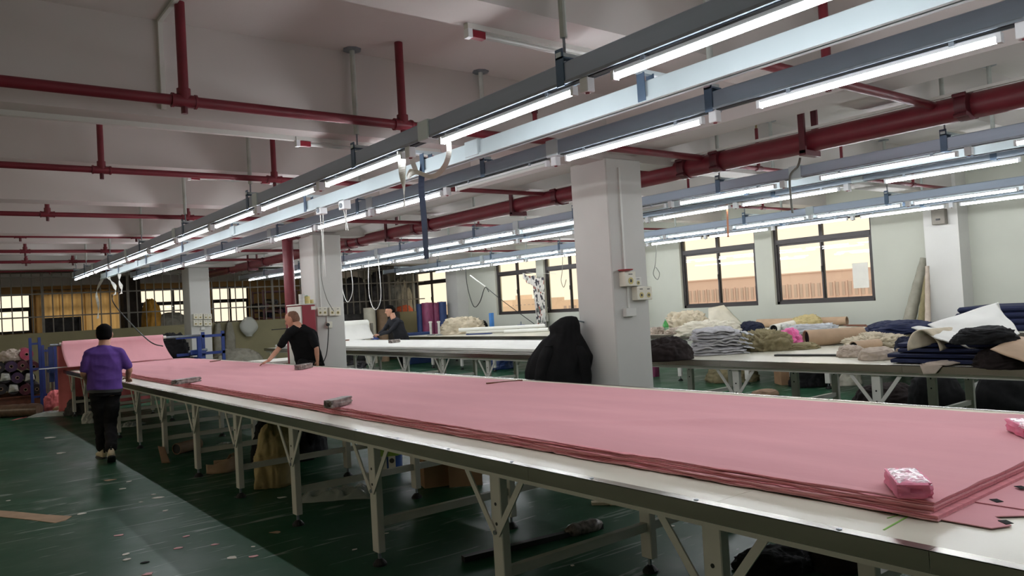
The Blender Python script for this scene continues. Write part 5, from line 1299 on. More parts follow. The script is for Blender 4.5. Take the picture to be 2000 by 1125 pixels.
gt = thing('green_dispenser', (xb-.06, Y0+.2, zt_+.02), 'small green tape dispenser on the red cabinet', 'dispenser'); MB().obox((xb-.06, Y0+.2, zt_+.05), (.05, .12, .06), .3).build('dispenser_body', 'green_glass', gt); MB().ring((xb-.08, Y0+.2, zt_+.12), (xb-.05, Y0+.2, zt_+.12), .05, .03, 14).build('tape_roll', 'green_cloth', gt)
bk = tag(MB().bar(atY(531, 644, 12.9), Vector((xa-.013, 12.9, atX(560, 641, xa).z)), .03, .015).build('black_pointer', 'foot_black'), 'thin black rod held out beside the man in black', 'rod')
# black machine and white papers on a low stand left of the column
ls = thing('low_stand', (5.35, 14.6, 0), 'low stand with white papers behind the man in black', 'stand')
bx('stand_top', 5.0, 6.0, 14.1, 15.2, .78, .82, 'paper_white', ls); 
for x in (5.05, 5.95):
    for y in (14.15, 15.15): bx('leg', x-.02, x+.02, y-.02, y+.02, 0, .78, 'bar_paint', ls)

# --- sockets on the columns
def socket_box(parent_col, px0, px1, py0, py1, plane, val, label, dep=.06, m='socket_plastic', holes=True, group='column sockets', lid=None):
    a = (atY if plane == 'Y' else atX)(px0, py1, val); b = (atY if plane == 'Y' else atX)(px1, py0, val)
    t = thing('wall_socket', ((a.x+b.x)/2, (a.y+b.y)/2, a.z), label, 'socket', group)
    if plane == 'Y': x0, x1, y0, y1 = min(a.x, b.x), max(a.x, b.x), val-dep, val
    else: x0, x1, y0, y1 = val-dep, val, min(a.y, b.y), max(a.y, b.y)
    bx('housing', x0, x1, y0, y1, a.z, b.z, m, t, bevel=.004)
    cx, cy, cz = (x0+x1)/2, (y0+y1)/2, a.z+(b.z-a.z)*.36; rr = min(x1-x0 if plane == 'Y' else y1-y0, b.z-a.z)*.24
    if holes:
        p, q = ((cx, y0-.004, cz), (cx, y0, cz)) if plane == 'Y' else ((x0-.004, cy, cz), (x0, cy, cz))
        MB().ring(p, q, rr, rr*.55, 14).build('outlet_ring', 'tape_yellow', t)
        MB().cyl(Vector(p)+Vector((q[0]-p[0], q[1]-p[1], 0))*.4, q, rr*.5, n=10).build('outlet_hole', 'socket_dark', t)
        w = (x1-x0 if plane == 'Y' else y1-y0)*.35
        if plane == 'Y': MB().box(cx-w/2, cx+w/2, y0-.002, y0, b.z-(b.z-a.z)*.22, b.z-(b.z-a.z)*.16).build('print_line', 'socket_dark', t)
        else: MB().box(x0-.002, x0, cy-w/2, cy+w/2, b.z-(b.z-a.z)*.22, b.z-(b.z-a.z)*.16).build('print_line', 'socket_dark', t)
    return t
Y_ = 5.65
socket_box(col1, 1210, 1229, 531, 560, 'Y', Y_, 'cream power socket with a red dish on top on the big column', .09)
c = atY(1218, 531, Y_-.045); rd = thing('red_dish', c, 'small red plastic dish on the socket of the big column', 'dish')
MB().lathe([(.03, 0), (.075, .012), (.08, .022), (.07, .024)], (c.x, Y_-.075, c.z+.001), 20).build('dish_bowl', 'red_dish', rd, smooth='auto')
socket_box(col1, 1233, 1246, 542, 559, 'Y', Y_, 'small white switch right of the dish socket on the big column', .05, 'pvc')
socket_box(col1, 1234.5, 1249, 560, 587, 'Y', Y_, 'cream power socket low left of a pair on the big column', .08)
socket_box(col1, 1249.5, 1262, 560, 586, 'Y', Y_, 'cream power socket low right of a pair on the big column', .08)
socket_box(col1, 1217, 1236, 601, 619, 'Y', Y_, 'white double switch plate below the sockets of the big column', .05, 'pvc', False)
cdt = thing('column_conduit', (6.0, Y_, 1.5), 'thin white conduit down the right face of the big column', 'conduit')
for (x, y0, y1) in ((1219.5, 322, 530), (1227, 560, 601)):
    a = atY(x, y1, Y_); b = atY(x-(y1-y0)*.045, y0, Y_); MB().box(a.x-.012, a.x+.012, Y_-.016, Y_, a.z, min(b.z, 2.99)).build('conduit_run', 'pvc', cdt)
Y_ = 13.05
for i, (x0, x1) in enumerate(((618, 626.5), (627, 636), (641, 650.5), (651.5, 662))):
    socket_box(col2, x0, x1, 600, 617, 'Y', Y_, 'cream power socket on the second column, %s from the left' % ORDW[i], .07)
so_ = socket_box(col2, 637, 646, 628, 641, 'Y', Y_, 'lower socket with a black plug on the second column', .06, holes=False)
c = atY(641, 634, Y_-.08); MB().cyl(c, c+Vector((0, .025, 0)), .03, n=12).build('plug', 'cable_black', so_)
cb = tag(MB().tube(curve_pts([c, atY(641.5, 650, Y_-.1), atY(638, 690, Y_-.15), atY(630, 712, Y_-.2), atY(628, 735, Y_-.25)], 8), .009, 8).build('power_cable', 'cable_black'), 'black power cable hanging from the plug on the second column', 'cable')
cdt = thing('column_conduit', (5.95, Y_, 1.5), 'white conduit down the face of the second column', 'conduit')
for (x, y0, y1) in ((627, 470, 600), (639, 617, 628)):
    a = atY(x, y1, Y_); b = atY(x-(y1-y0)*.045, y0, Y_); MB().box(a.x-.012, a.x+.012, Y_-.016, Y_, a.z, b.z).build('conduit_run', 'pvc', cdt)
for i, y in enumerate((13.5, 13.62)): 
    pass
Y_ = 21.1
k = 0
for r_, (y0, y1) in enumerate(((613, 624), (625, 637))):
    for i, (x0, x1) in enumerate(((377, 385), (386, 394), (397, 404), (405, 412))):
        socket_box(col3, x0, x1, y0, y1, 'Y', Y_, 'cream socket on the far column, %s row, %s from the left' % (('upper', 'lower')[r_], ORDW[i]), .07, group='far column sockets')
socket_box(col3, 392, 400, 638, 645, 'Y', Y_, 'small white plate under the sockets of the far column', .04, 'pvc', False, group='far column sockets')

# ------------------------------------------------------------------ under the pink table and on the floor
# yellow sack and dark bag
hp('woven_sack', 'sack', 486, 560, 955, 838, 0, .6, 'yellowish woven sack standing under the pink table', 'sack', seed=61, amp=.12, fold=1.6, pw=3.2)
hp('dark_bag', 'black_cloth', 478, 616, 905, 812, 0, .8, 'big dark plastic bag behind the yellow sack', 'bag', seed=62, amp=.16, fold=1.8)
c = atZ(760, 922, 0)
cn = thing('paint_can', c, 'blue and green can with white tags under the pink table', 'can')
MB().lathe([(.12, 0), (.125, .005), (.125, .3), (.12, .305)], c+FV*.1, 22).build('can_body', 'can_blue', cn, smooth='auto'); MB().lathe([(.127, 0), (.127, .07)], c+FV*.1+Vector((0, 0, .16)), 22).build('green_band', 'can_green', cn, smooth='auto'); MB().lathe([(.13, 0), (.13, .015)], c+FV*.1+Vector((0, 0, .305)), 22).build('can_lid', 'can_blue', cn)
for s in (-.05, .04):
    q = c-FV*.03+RV*s+Vector((0, 0, .1)); MB().obox(q, (.07, .006, .13), RZV).build('socket_plate', 'paper_white', cn); MB().cyl(q-FV*.005+Vector((0, 0, .02)), q-FV*.008+Vector((0, 0, .02)), .025, n=14).build('plate_ring', 'socket_dark', cn)
for i, (x0, x1, yb, yt, dep, rz, lb) in enumerate(((812, 878, 952, 885, .35, .35, 'open brown cardboard box under the pink table, left one'), (868, 942, 950, 890, .5, .1, 'long brown cardboard box under the pink table, right one'))):
    p = atZ((x0+x1)/2, yb, 0)+FV*dep/2; s_ = mpp(p); w = (x1-x0)*s_*.85; h = (yb-yt)*s_*.9
    t = thing('cardboard_box', (p.x, p.y, 0), lb, 'box', 'boxes under the pink table')
    MB().obox((p.x, p.y, h/2), (w, dep, h), RZV+rz).build('box_body', 'cardboard', t)
    u = Vector((math.cos(RZV+rz), math.sin(RZV+rz), 0)); v_ = Vector((-u.y, u.x, 0)); q = Vector((p.x, p.y, h))
    MB().sheet(quad(q-u*w/2-v_*dep/2, q+u*w/2-v_*dep/2, q+u*w/2-v_*dep*.75+Vector((0, 0, .05)), q-u*w/2-v_*dep*.75+Vector((0, 0, .05))), 2, 2, .006).build('flap', 'cardboard', t)
    MB().obox((p.x, p.y, h+.002), (w*.96, .05, .004), RZV+rz).build('tape_strip', 'kraft_dark', t)
def crumple(x0, x1, yb, dep, h, label, m='plastic_film', seed=0, z=0, name='plastic_film', cat='plastic'):
    p = atZ((x0+x1)/2, yb, z)+FV*dep/2; w = (x1-x0)*mpp(p)
    def fn(u, v):
        n = 1-abs(mn.noise(Vector((u*5+seed, v*5, seed))))*2.4; e = min(u, 1-u, v, 1-v)*5; e = min(1, e)
        k = 1+.25*mn.noise(Vector((u*2+seed, v*2, 3)))
        return p+RV*((u-.5)*w*k)+FV*((v-.5)*dep*k)+Vector((0, 0, .004+h*max(.02, e)*(.35+.65*max(0, n))))
    return sheet_thing(name, m, fn, label, cat, 40, 22, .002)
crumple(572, 722, 980, .35, .09, 'clear crumpled plastic film on the floor under the pink table', seed=3)
# ring of kraft board and kraft tube
c = atZ(420, 926, 0)+FV*.12
kr = thing('kraft_ring', c, 'loose ring of brown card standing on the floor under the table', 'card'); 
def fn(u, v):
    a = -2.4+u*4.6; r_ = .12+.03*u; return c+RV*(math.cos(a)*r_*1.2)+FV*(math.sin(a)*r_)+Vector((0, 0, .002+v*(.10+.05*max(0, math.cos(a)))))
MB().sheet(fn, 36, 4, .003).build('card_band', 'kraft', kr, smooth=True)
def fn(u, v): return c+RV*(.10+.08*u)+FV*(-.05+.1*v)+Vector((0, 0, .12+.07*math.sin(u*2.5)))
MB().sheet(fn, 10, 6, .003).build('card_end', 'kraft', kr, smooth=True)
a = atZ(345, 888, 0); b = atZ(376, 882, 0); r = .07
tube_thing('kraft_tube', 'kraft_dark', a+Vector((0, 0, r)), b+Vector((0, 0, r))+FV*.2, r, 'short brown tube lying under the far table legs', 'paper roll', inner='foot_black')
q = atZ(316, 905, 0); sheet_thing('brown_scrap', 'kraft_dark', quad(q, q+RV*.1, q+RV*.02+FV*.05+Vector((0, 0, .18)), q-RV*.06+FV*.05+Vector((0, 0, .2)), .02, .01), 'brown card scrap standing by a far table leg', 'scrap', 8, 8)
crumple(405, 465, 878, .35, .05, 'crumpled silver film scraps under the table', seed=7)
# black bar tool on the floor
tl = thing('black_rod_tool', atZ(1040, 1065, 0), 'long black rod with a wrapped grey end on the floor under the table', 'tool')
a = atZ(905, 1098, 0); b = atZ(1175, 1032, 0)
MB().bar(a+Vector((0, 0, .02)), b+Vector((0, 0, .02)), .05, .035).build('rod', 'foot_black', tl)
d = (b-a).normalized(); MB().tube([a.lerp(b, .72+.035*i)+Vector((0, 0, .035)) for i in range(9)], [.02, .04, .048, .04, .05, .045, .05, .042, .02], 12).build('wrapped_end', 'weight_tape', tl, smooth=True)
# slippers, cloth and scraps
c = atZ(1180, 984, 0)
for i in (0, 1):
    q = c+RV*(.02+.14*i)-FV*.03*i; sl = thing('slipper', q, 'pale slipper on the floor beside the middle table leg, %s one' % ('left', 'right')[i], 'slipper', 'slippers under the table')
    MB().poly([(q.x+x_*RV.x+y_*FV.x, q.y+x_*RV.y+y_*FV.y) for x_, y_ in ((-.12, -.03), (-.04, -.045), (.06, -.045), (.12, -.02), (.12, .02), (.06, .045), (-.04, .04), (-.12, .03))], .001, .022).build('slipper_sole', 'beige_cloth', sl)
    def fn(u, v): a_ = math.pi*u; return q+RV*(.02+.07*v)+FV*(.045*math.cos(a_))+Vector((0, 0, .022+.045*math.sin(a_)*(1-.4*v)))
    MB().sheet(fn, 12, 5, .005).build('strap', 'beige_grey' if i else 'shoe_black', sl, smooth=True)
hp('black_floor_cloth', 'black_cloth', 1452, 1605, 1128, 1088, 0, .3, 'black cloth heap on the floor at the bottom edge, left half', 'cloth', seed=71, amp=.2)
hp('black_floor_cloth', 'black_brown', 1600, 1765, 1122, 1074, 0, .35, 'black cloth heap on the floor at the bottom edge, right half', 'cloth', seed=72, amp=.2)
hp('black_floor_cloth', 'foot_black', 1405, 1445, 1038, 1020, 0, .12, 'small black rubber lump on the floor under the table', 'scrap', seed=73, amp=.2)
# scattered scraps: small cloth offcuts on the green floor
SCR = [(158, 1004, 'w', 9, .6), (247, 1083, 'w', 10, 1), (248, 1093, 'w', 10, .4), (363, 1048, 'p', 8, .9), (348, 1071, 'p', 12, .5), (284, 1099, 'k', 9, .2), (288, 1122, 'p', 13, .3), (420, 1064, 'p', 8, .2), (232, 1046, 'p', 9, .2), (17, 978, 'w', 5, .3),
       (496, 1087, 'p', 10, .3), (118, 885, 'w', 9, .2), (98, 855, 'w', 12, .1), (117, 886, 'w', 6, .4), (215, 938, 'k2', 11, .4), (240, 955, 'w', 8, .2), (251, 941, 'w', 6, 1), (300, 966, 'w', 6, .3), (308, 972, 'w', 12, .1), (275, 981, 'w', 5, .1), (322, 998, 'w', 7, 1),
       (454, 1090, 'w', 13, -.5), (495, 1068, 'w', 5, .1), (540, 1040, 'k2', 14, -.3), (692, 1074, 'w', 6, .8), (1118, 1105, 'w', 6, .3), (1310, 1028, 'w', 9, .1), (1405, 1046, 'w', 7, .6), (1275, 1070, 'w', 5, .3), (1510, 1058, 'w', 5, .2), (550, 972, 'w', 9, .1), (755, 1042, 'w', 5, .2)]
SCR.sort(); seen = {}
for i, (x, y, c_, w, rz) in enumerate(SCR):
    seen[c_] = seen.get(c_, 0)+1; nth = ['']+ORDW+['seventeenth', 'eighteenth', 'nineteenth', 'twentieth', 'twenty-first', 'twenty-second', 'twenty-third', 'twenty-fourth', 'twenty-fifth']
    p = atZ(x, y, 0); s_ = mpp(p)*w; random.seed(100+i); n = 7
    pts = []
    for j in range(n):
        a_ = 2*math.pi*j/n; rr = s_*random.uniform(.55, 1.05); X_, Y_2 = math.cos(a_)*rr*1.1, math.sin(a_)*rr*.75
        cr, sr = math.cos(rz+RZV), math.sin(rz+RZV); pts.append((p.x+X_*cr-Y_2*sr, p.y+X_*sr+Y_2*cr))
    o = MB().poly(pts, .001, .004).build('cloth_scrap', {'w': 'scrap_white', 'p': 'scrap_pink', 'k': 'black_cloth', 'k2': 'kraft'}[c_])
    tag(o, 'small %s offcut on the green floor, %s from the left' % ({'w': 'white', 'p': 'pale pink', 'k': 'black', 'k2': 'brown'}[c_], nth[seen[c_]]), 'scrap', {'w': 'white', 'p': 'pale pink', 'k': 'black', 'k2': 'brown'}[c_] + ' offcuts on the floor')
pa = [atZ(x, y, 0) for x, y in ((-60, 990), (0, 998), (30, 1000), (90, 1006), (141, 1009), (128, 1017), (108, 1022), (60, 1016), (0, 1010), (-60, 1003))]
tag(MB().poly([(q.x, q.y) for q in pa], .001, .005).build('kraft_offcut', 'kraft'), 'long brown kraft paper offcut on the green floor at left', 'paper')

# ------------------------------------------------------------------ far left: stacked rolls, blue racks, wrapped packs
rolls = [(52, 692, .13, 'pink_roll', 'pink'), (22, 716, .12, 'plum_roll', 'plum'), (44, 714, .11, 'maroon_roll', 'maroon'), (66, 716, .11, 'maroon_roll', 'maroon'), (10, 738, .12, 'black_roll', 'black'), (34, 738, .12, 'plum_roll', 'plum'), (58, 738, .12, 'black_roll', 'black'),
         (-2, 718, .11, 'black_roll', 'black'), (2, 760, .12, 'black_roll', 'black'), (26, 760, .12, 'black_roll', 'black'), (50, 761, .12, 'maroon_roll', 'maroon'), (72, 760, .11, 'black_roll', 'black')]
cnt = {}
for i, (x, y, r, m, cn_) in enumerate(rolls):
    r *= .92; c = atY(x, y, 18.6); j = cnt.get(cn_, 0); cnt[cn_] = j+1
    t = thing('fabric_roll', (c.x, 19.3, c.z-r), '%s fabric roll end in the pile at the far left, %s' % (cn_, ['top of its colour', 'second of its colour', 'third of its colour', 'fourth of its colour', 'fifth of its colour', 'lowest of its colour'][j]), 'cloth roll', 'fabric rolls at the far left')
    mb = MB(); mb.ring((c.x, 18.6, c.z), (c.x+.1, 20.2, c.z), r, .03, 18); mb.build('roll_body', m, t, smooth='auto')
    MB().ring((c.x, 18.585, c.z), (c.x, 18.64, c.z), .034, .026, 12).build('core_tube', 'kraft', t)
    if i in (4, 6, 9): MB().sheet(quad((c.x-.09, 18.58, c.z-.06), (c.x+.09, 18.57, c.z-.05), (c.x+.07, 18.57, c.z+.08), (c.x-.06, 18.58, c.z+.1), .03, .03, 4, i, nrm=(0, -1, 0)), 8, 8, .003).build('end_wrap', 'plastic_cloudy', t, smooth=True)
# support under the pile so the lowest rolls rest on something
zlow = min(atY(x, y, 18.6).z-r for x, y, r, m, c_ in rolls)
pl = thing('wooden_pallet', (1.6, 19.4, 0), 'low wooden pallet under the pile of fabric rolls', 'pallet')
for k in range(3): bx('bearer', .9, 2.4, 18.7+k*.65, 18.8+k*.65, 0, max(.05, zlow-.03), 'wood_stick', pl)
bx('deck', .9, 2.4, 18.65, 20.2, max(.05, zlow-.03), max(.08, zlow), 'wood_stick', pl)
c = atY(22, 716, 18.6); heap('white_sack', 'beige_grey', (c.x+.02, 18.95, c.z+.115), (.5, .6, .2), 'crumpled pale sack on top of the far left rolls', 'sack', seed=80, amp=.2)
for i, (xs, y_) in enumerate((((60, 78), 17.9), ((84, 108), 18.3))):
    t = thing('blue_rack', (2.0, y_, 0), 'blue steel rack post pair beside the far left rolls, %s one' % ('taller', 'shorter')[i], 'rack', 'blue racks')
    zt_ = atY(xs[0], 660 if i == 0 else 674, y_).z
    X = [atY(x, 700, y_).x for x in xs]
    for x in X: bx('post', x-.025, x+.025, y_-.025, y_+.025, 0, zt_, 'blue_paint', t)
    for z in (zt_-.12, .9, .35): bx('cross_piece', X[0], X[1], y_-.015, y_+.015, z-.02, z+.02, 'blue_paint', t)
    if i == 1:
        for x in (X[0]+.08, X[0]+.17): MB().cyl((x, y_+.15, 0), (x, y_+.1, zt_-.08), .03, n=10).build('standing_tube', 'bar_paint', t)
a = atZ(-40, 818, 0); b = atZ(78, 812, 0); r = .125
br = thing('wrapped_roll', (a+b)/2, 'long brown plastic wrapped roll on the floor at far left', 'cloth roll')
MB().tube([a.lerp(b, j/14)+Vector((0, 0, r)) for j in range(15)], [r*(.9 if j in (0, 14) else 1+.04*math.sin(j*2.7)) for j in range(15)], 18).build('roll_body', 'brown_wrap', br, smooth='auto')
for i, (x0, x1, yb, h, m) in enumerate(((-10, 52, 796, .1, 'brown_wrap'), (-5, 60, 784, .2, 'cardboard'))):
    p = atZ((x0+x1)/2, yb, 0)+FV*(.5+.4*i); w = (x1-x0)*mpp(p)
    hp('flat_pack', m, x0, x1, yb+6, yb-10, 0, .7, 'flat brown wrapped pack behind the long brown roll, %s one' % ('front', 'back')[i], 'pack', 'brown packs', seed=81+i, amp=.06, pw=6, h=h+.12*i)
crumple(40, 118, 792, .9, .22, 'heap of clear plastic bags behind the brown roll', seed=12)
crumple(52, 150, 814, .5, .08, 'clear plastic sheet on the floor by the far table end', seed=15)
hp('pink_floor_cloth', 'pink_hang', 75, 120, 806, 768, 0, .5, 'crumpled salmon pink cloth on the floor at the far table end', 'cloth', seed=83, amp=.22)
q = atZ(40, 820, 0); tag(ribbon_mb(curve_pts([atZ(26, 821, 0)+Vector((0, 0, .006)), atZ(38, 818, 0)+Vector((0, 0, .006)), atZ(52, 815, 0)+Vector((0, 0, .006))], 5), .05, .004, 0, (0, 1, 0)).build('pink_strip', 'pink_hang'), 'thin pink cloth strip on the floor at far left', 'scrap')
hp('brown_carton', 'cardboard', 100, 120, 808, 793, 0, .25, 'small brown carton under the far table end', 'box', seed=84, amp=.02, pw=9)
hp('dark_plastic_bag', 'tarp_grey', 116, 170, 812, 780, 0, .5, 'dark greenish plastic bag under the far table end', 'bag', seed=85, amp=.2)
hp('white_plastic_bag', 'plastic_cloudy', 153, 182, 828, 805, 0, .3, 'white plastic bag by the third far table leg', 'bag', seed=86, amp=.2)
hp('black_bin_bag', 'black_cloth', 236, 262, 790, 762, 0, .5, 'black bag under the table beside the man in purple', 'bag', seed=87, amp=.16)
crumple(225, 262, 835, .4, .06, 'clear plastic scraps under the table beside the man in purple', seed=19)
# bags hung on the olive wall
for i, (x0, x1, yt, yb, m, lb) in enumerate(((418, 440, 632, 708, 'sack_grey', 'tall grey cloth sack hanging on the olive wall, left one'), (440, 463, 630, 706, 'sack_grey', 'tall grey cloth sack hanging on the olive wall, right one'), (470, 505, 620, 656, 'plastic_cloudy', 'white plastic bag hanging on the olive wall'))):
    a = atY(x0, yt, 23.3); b = atY(x1, yb, 23.3); t = thing('hanging_bag', ((a.x+b.x)/2, 23.3, b.z), lb, 'bag', 'bags on the olive wall')
    def fn(u, v, a=a, b=b, i=i):
        an = u*2*math.pi; z = b.z+(a.z-b.z)*v; w = (b.x-a.x)/2*(.35+.75*math.sin(min(1, (1-v)*1.35+.12)*math.pi*.5) if i < 2 else .25+.85*math.sin(max(.05, min(.97, v*.95))*math.pi))
        w *= 1+.14*mn.noise(Vector((math.cos(an)*2+i, math.sin(an)*2, z*4))); return ((a.x+b.x)/2+math.cos(an)*w, 23.38+math.sin(an)*min(w*.55, .11), z)
    mb = MB(); mb.grid(fn, 30, 20, True); mb.f.append(tuple(range(30))[::-1]); mb.f.append(tuple(range(600, 630))); mb.build('bag_body', m, t, smooth=True)
    MB().cyl(((a.x+b.x)/2, 23.4, a.z-.02), ((a.x+b.x)/2, 23.5, a.z+.06), .01, n=6).build('tie', 'cable_grey', t)
heap('grey_heap', 'sack_grey', (7.3, 22.6, 0), (1.6, .8, .75), 'pale grey plastic heap at the foot of the olive wall', 'heap', seed=88, amp=.15)

# right of the second column: upright rolls and boards before the partition
for i, (x0, x1, yt, m, yy, lb) in enumerate(((708, 733, 602, 'cream_cloth', 22.6, 'cream upright cloth roll standing behind the white roll'), (734, 756, 605, 'kraft', 22.9, 'brown cardboard roll standing behind the cream one'),
        (812, 827, 594, 'blue_roll', 21.6, 'blue upright fabric roll at the left of the purple ones'), (822, 845, 592, 'purple_roll', 21.3, 'wide purple upright fabric roll in plastic'), (840, 857, 592, 'purple_roll', 21.35, 'second purple upright fabric roll in plastic'), (853, 871, 590, 'blue_roll', 21.3, 'blue upright fabric roll right of the purple ones'))):
    a = atY(x0, yt, yy); b = atY(x1, yt, yy); r = (b.x-a.x)/2*.84; c = (a.x+b.x)/2
    t = thing('upright_roll', (c, yy, 0), lb, 'cloth roll', 'upright rolls before the partition')
    MB().ring((c, yy, 0), (c+.01, yy, a.z), r, r*.25, 20).build('roll_body', m, t, smooth='auto'); MB().ring((c, yy, a.z-.05), (c, yy, a.z+.01), r*.26, r*.2, 12).build('core_tube', 'kraft', t)
bx_ = tag(bx('blue_crate', 11.7, 12.5, 20.3, 20.8, 0, .95, 'blue_roll', None, .02), 'low blue crate behind the man at the white table', 'crate')
tp = tag(MB().sheet(quad((11.1, 23.42, .05), (13.2, 23.42, .05), (13.2, 23.46, 1.62), (11.1, 23.46, 1.62), .02, .05, 4, 1, nrm=(0, -1, 0)), 20, 12, .01).build('grey_tarpaulin', 'tarp_grey', None, True), 'dark grey tarpaulin on the low wall beside the purple rolls', 'tarpaulin')

# store room behind the bars
for i, (x0, x1, lb) in enumerate(((4.9, 7.4, 'store shelf behind the bars at left'), (10.5, 13.9, 'store shelf behind the bars at right'))):
    s_ = thing('store_shelf', ((x0+x1)/2, 24.6, 0), lb, 'shelf'); bx('shelf_top', x0, x1, 24.0, 25.4, 1.5, 1.55, 'cardboard', s_)
    for x in (x0+.05, x1-.05):
        for y in (24.05, 25.35): bx('leg', x-.03, x+.03, y-.03, y+.03, 0, 1.5, 'bar_paint', s_)
def store(x0, x1, y0, y1, m, lb, name='stored_bundle', cat='bundle', yy=24.5, dep=.7, **kw):
    a = atY(x0, y1, yy); b = atY(x1, y0, yy)
    return heap(name, m, ((a.x+b.x)/2, yy, 1.552), (b.x-a.x, dep, max(.15, b.z-1.552)), lb, cat, 'bundles in the barred store', **kw)
store(278, 312, 588, 628, 'yellow_sack', 'yellow sack behind the bars', 'yellow_sack', 'sack', seed=90, amp=.12)
store(300, 368, 612, 636, 'sack_grey', 'grey brown bundle behind the bars beside the yellow sack', seed=91, amp=.12)
store(668, 712, 548, 612, 'tarp_grey', 'dark tarpaulin bundle behind the bars, left of three', yy=24.4, seed=92, amp=.16)
store(716, 760, 538, 606, 'tarp_grey', 'tall dark tarpaulin bundle behind the bars, middle of three', yy=24.7, seed=93, amp=.18)
store(763, 798, 550, 604, 'sack_grey', 'pale grey bundle behind the bars, right of three', yy=24.5, seed=94, amp=.2)
store(772, 806, 596, 610, 'orange', 'orange cloth strip behind the bars', yy=24.15, dep=.3, seed=95, amp=.1)
random.seed(21)
for i in range(9):
    x = 510+i*9; y = 600+(i % 3)*8-(i % 2)*10; a = atY(x, y, 24.3)
    t = thing('stored_roll', (a.x, 24.7, a.z-.07), '%s fabric roll end behind the bars, %s from the left' % (('black', 'dark red', 'black')[i % 3], ORDW[i]), 'cloth roll', 'rolls on the barred rack')
    MB().ring((a.x, 24.2, a.z), (a.x+.05, 25.3, a.z+.05), .085, .02, 14).build('roll_body', ('black_roll', 'maroon_roll', 'navy_dark')[i % 3], t, smooth='auto')
rk = thing('roll_rack', (9.2, 24.7, 0), 'dark rack carrying fabric rolls behind the bars', 'rack')
x0 = atY(505, 600, 24.7).x; x1 = atY(592, 600, 24.7).x
for x in (x0, x1):
    for y in (24.25, 25.2): bx('post', x-.025, x+.025, y-.025, y+.025, 0, 2.55, 'pipe_dark', rk)
for z in (1.65, 1.85, 2.5): bx('rail', x0, x1, 24.23, 24.27, z-.02, z+.02, 'pipe_dark', rk); bx('rail', x0, x1, 25.18, 25.22, z-.02, z+.02, 'pipe_dark', rk)
dc = thing('store_column', (6.3, 28, 0), 'dark column inside the barred store', None, kind='structure'); a = atY(242, 600, 27.5); b = atY(276, 600, 27.5); bx('column_shaft', a.x, b.x, 27.5, 28.1, 0, SLAB, 'dark_wall', dc)
a = atY(88, 650, 25.5); b = atY(158, 618, 25.5); bd = thing('grey_board', (a.x, 25.5, 0), 'grey green board leaning behind the bars at left', 'board'); bx('board', a.x, b.x, 25.5, 25.55, 0, b.z, 'tarp_grey', bd)
bx('edge', b.x-.06, b.x, 25.45, 25.5, 0, b.z, 'frame_dark', bd)

# ------------------------------------------------------------------ under the right tables
hp('beige_bag', 'olive_cloth', 1395, 1495, 748, 712, 0, .8, 'big olive beige bag on the floor under the right table', 'bag', seed=101, amp=.14)
c = atZ(1545, 752, 0)+FV*.2; t = thing('cardboard_carton', (c.x, c.y, 0), 'brown carton with white papers under the right table', 'box'); MB().obox(c+Vector((0, 0, .17)), (.3, .35, .34), RZV).build('box_body', 'cardboard', t)
for k in range(4): MB().obox(c+RV*(.0+.035*k)-FV*.19+Vector((0, 0, .24)), (.02, .02, .26), RZV).build('paper_strip', 'paper_white', t)
hp('black_bag', 'black_cloth', 1555, 1635, 757, 712, 0, .6, 'black plastic bag under the right table', 'bag', seed=102, amp=.14)
hp('white_floor_cloth', 'cream_cloth', 1626, 1692, 754, 716, 0, .4, 'white cloth hanging heap under the right table', 'cloth', seed=103, amp=.16)
hp('brown_floor_card', 'kraft_dark', 1474, 1528, 775, 762, 0, .3, 'brown card on the floor by the right table leg', 'card', seed=104, amp=.1)
hp('black_mound', 'black_brown', 1695, 1815, 800, 756, 0, .7, 'low dark cloth mound on the floor under the right table', 'cloth', seed=105, amp=.14)
hp('black_mound', 'black_cloth', 1806, 1912, 812, 728, 0, .6, 'round black cloth mound behind the pink table', 'cloth', seed=106, amp=.07, fold=1.2)
hp('black_mound', 'black_cloth', 1940, 2060, 815, 722, 0, .6, 'tall black cloth mound at the right edge behind the pink table', 'cloth', seed=107, amp=.07, fold=1.2)
hp('white_floor_bag', 'sack_white', 1908, 1958, 768, 750, 0, .3, 'white bag on the floor between the black mounds', 'bag', seed=108, amp=.2)
hp('blue_floor_bag', 'blue_roll', 952, 1004, 722, 696, 0, .9, 'blue plastic sheet under the far window table', 'bag', seed=109, amp=.2)
a = atZ(1276, 735, 0); tube_thing('red_roll', 'purple_roll', (a.x, a.y, .0), (a.x, a.y, .62), .13, 'dark red upright roll beside the big column base', 'cloth roll')
hp('dark_machine', 'black_roll', 672, 712, 722, 706, 0, .6, 'dark machine parts on the floor by the second column', 'machine', seed=110, amp=.25)

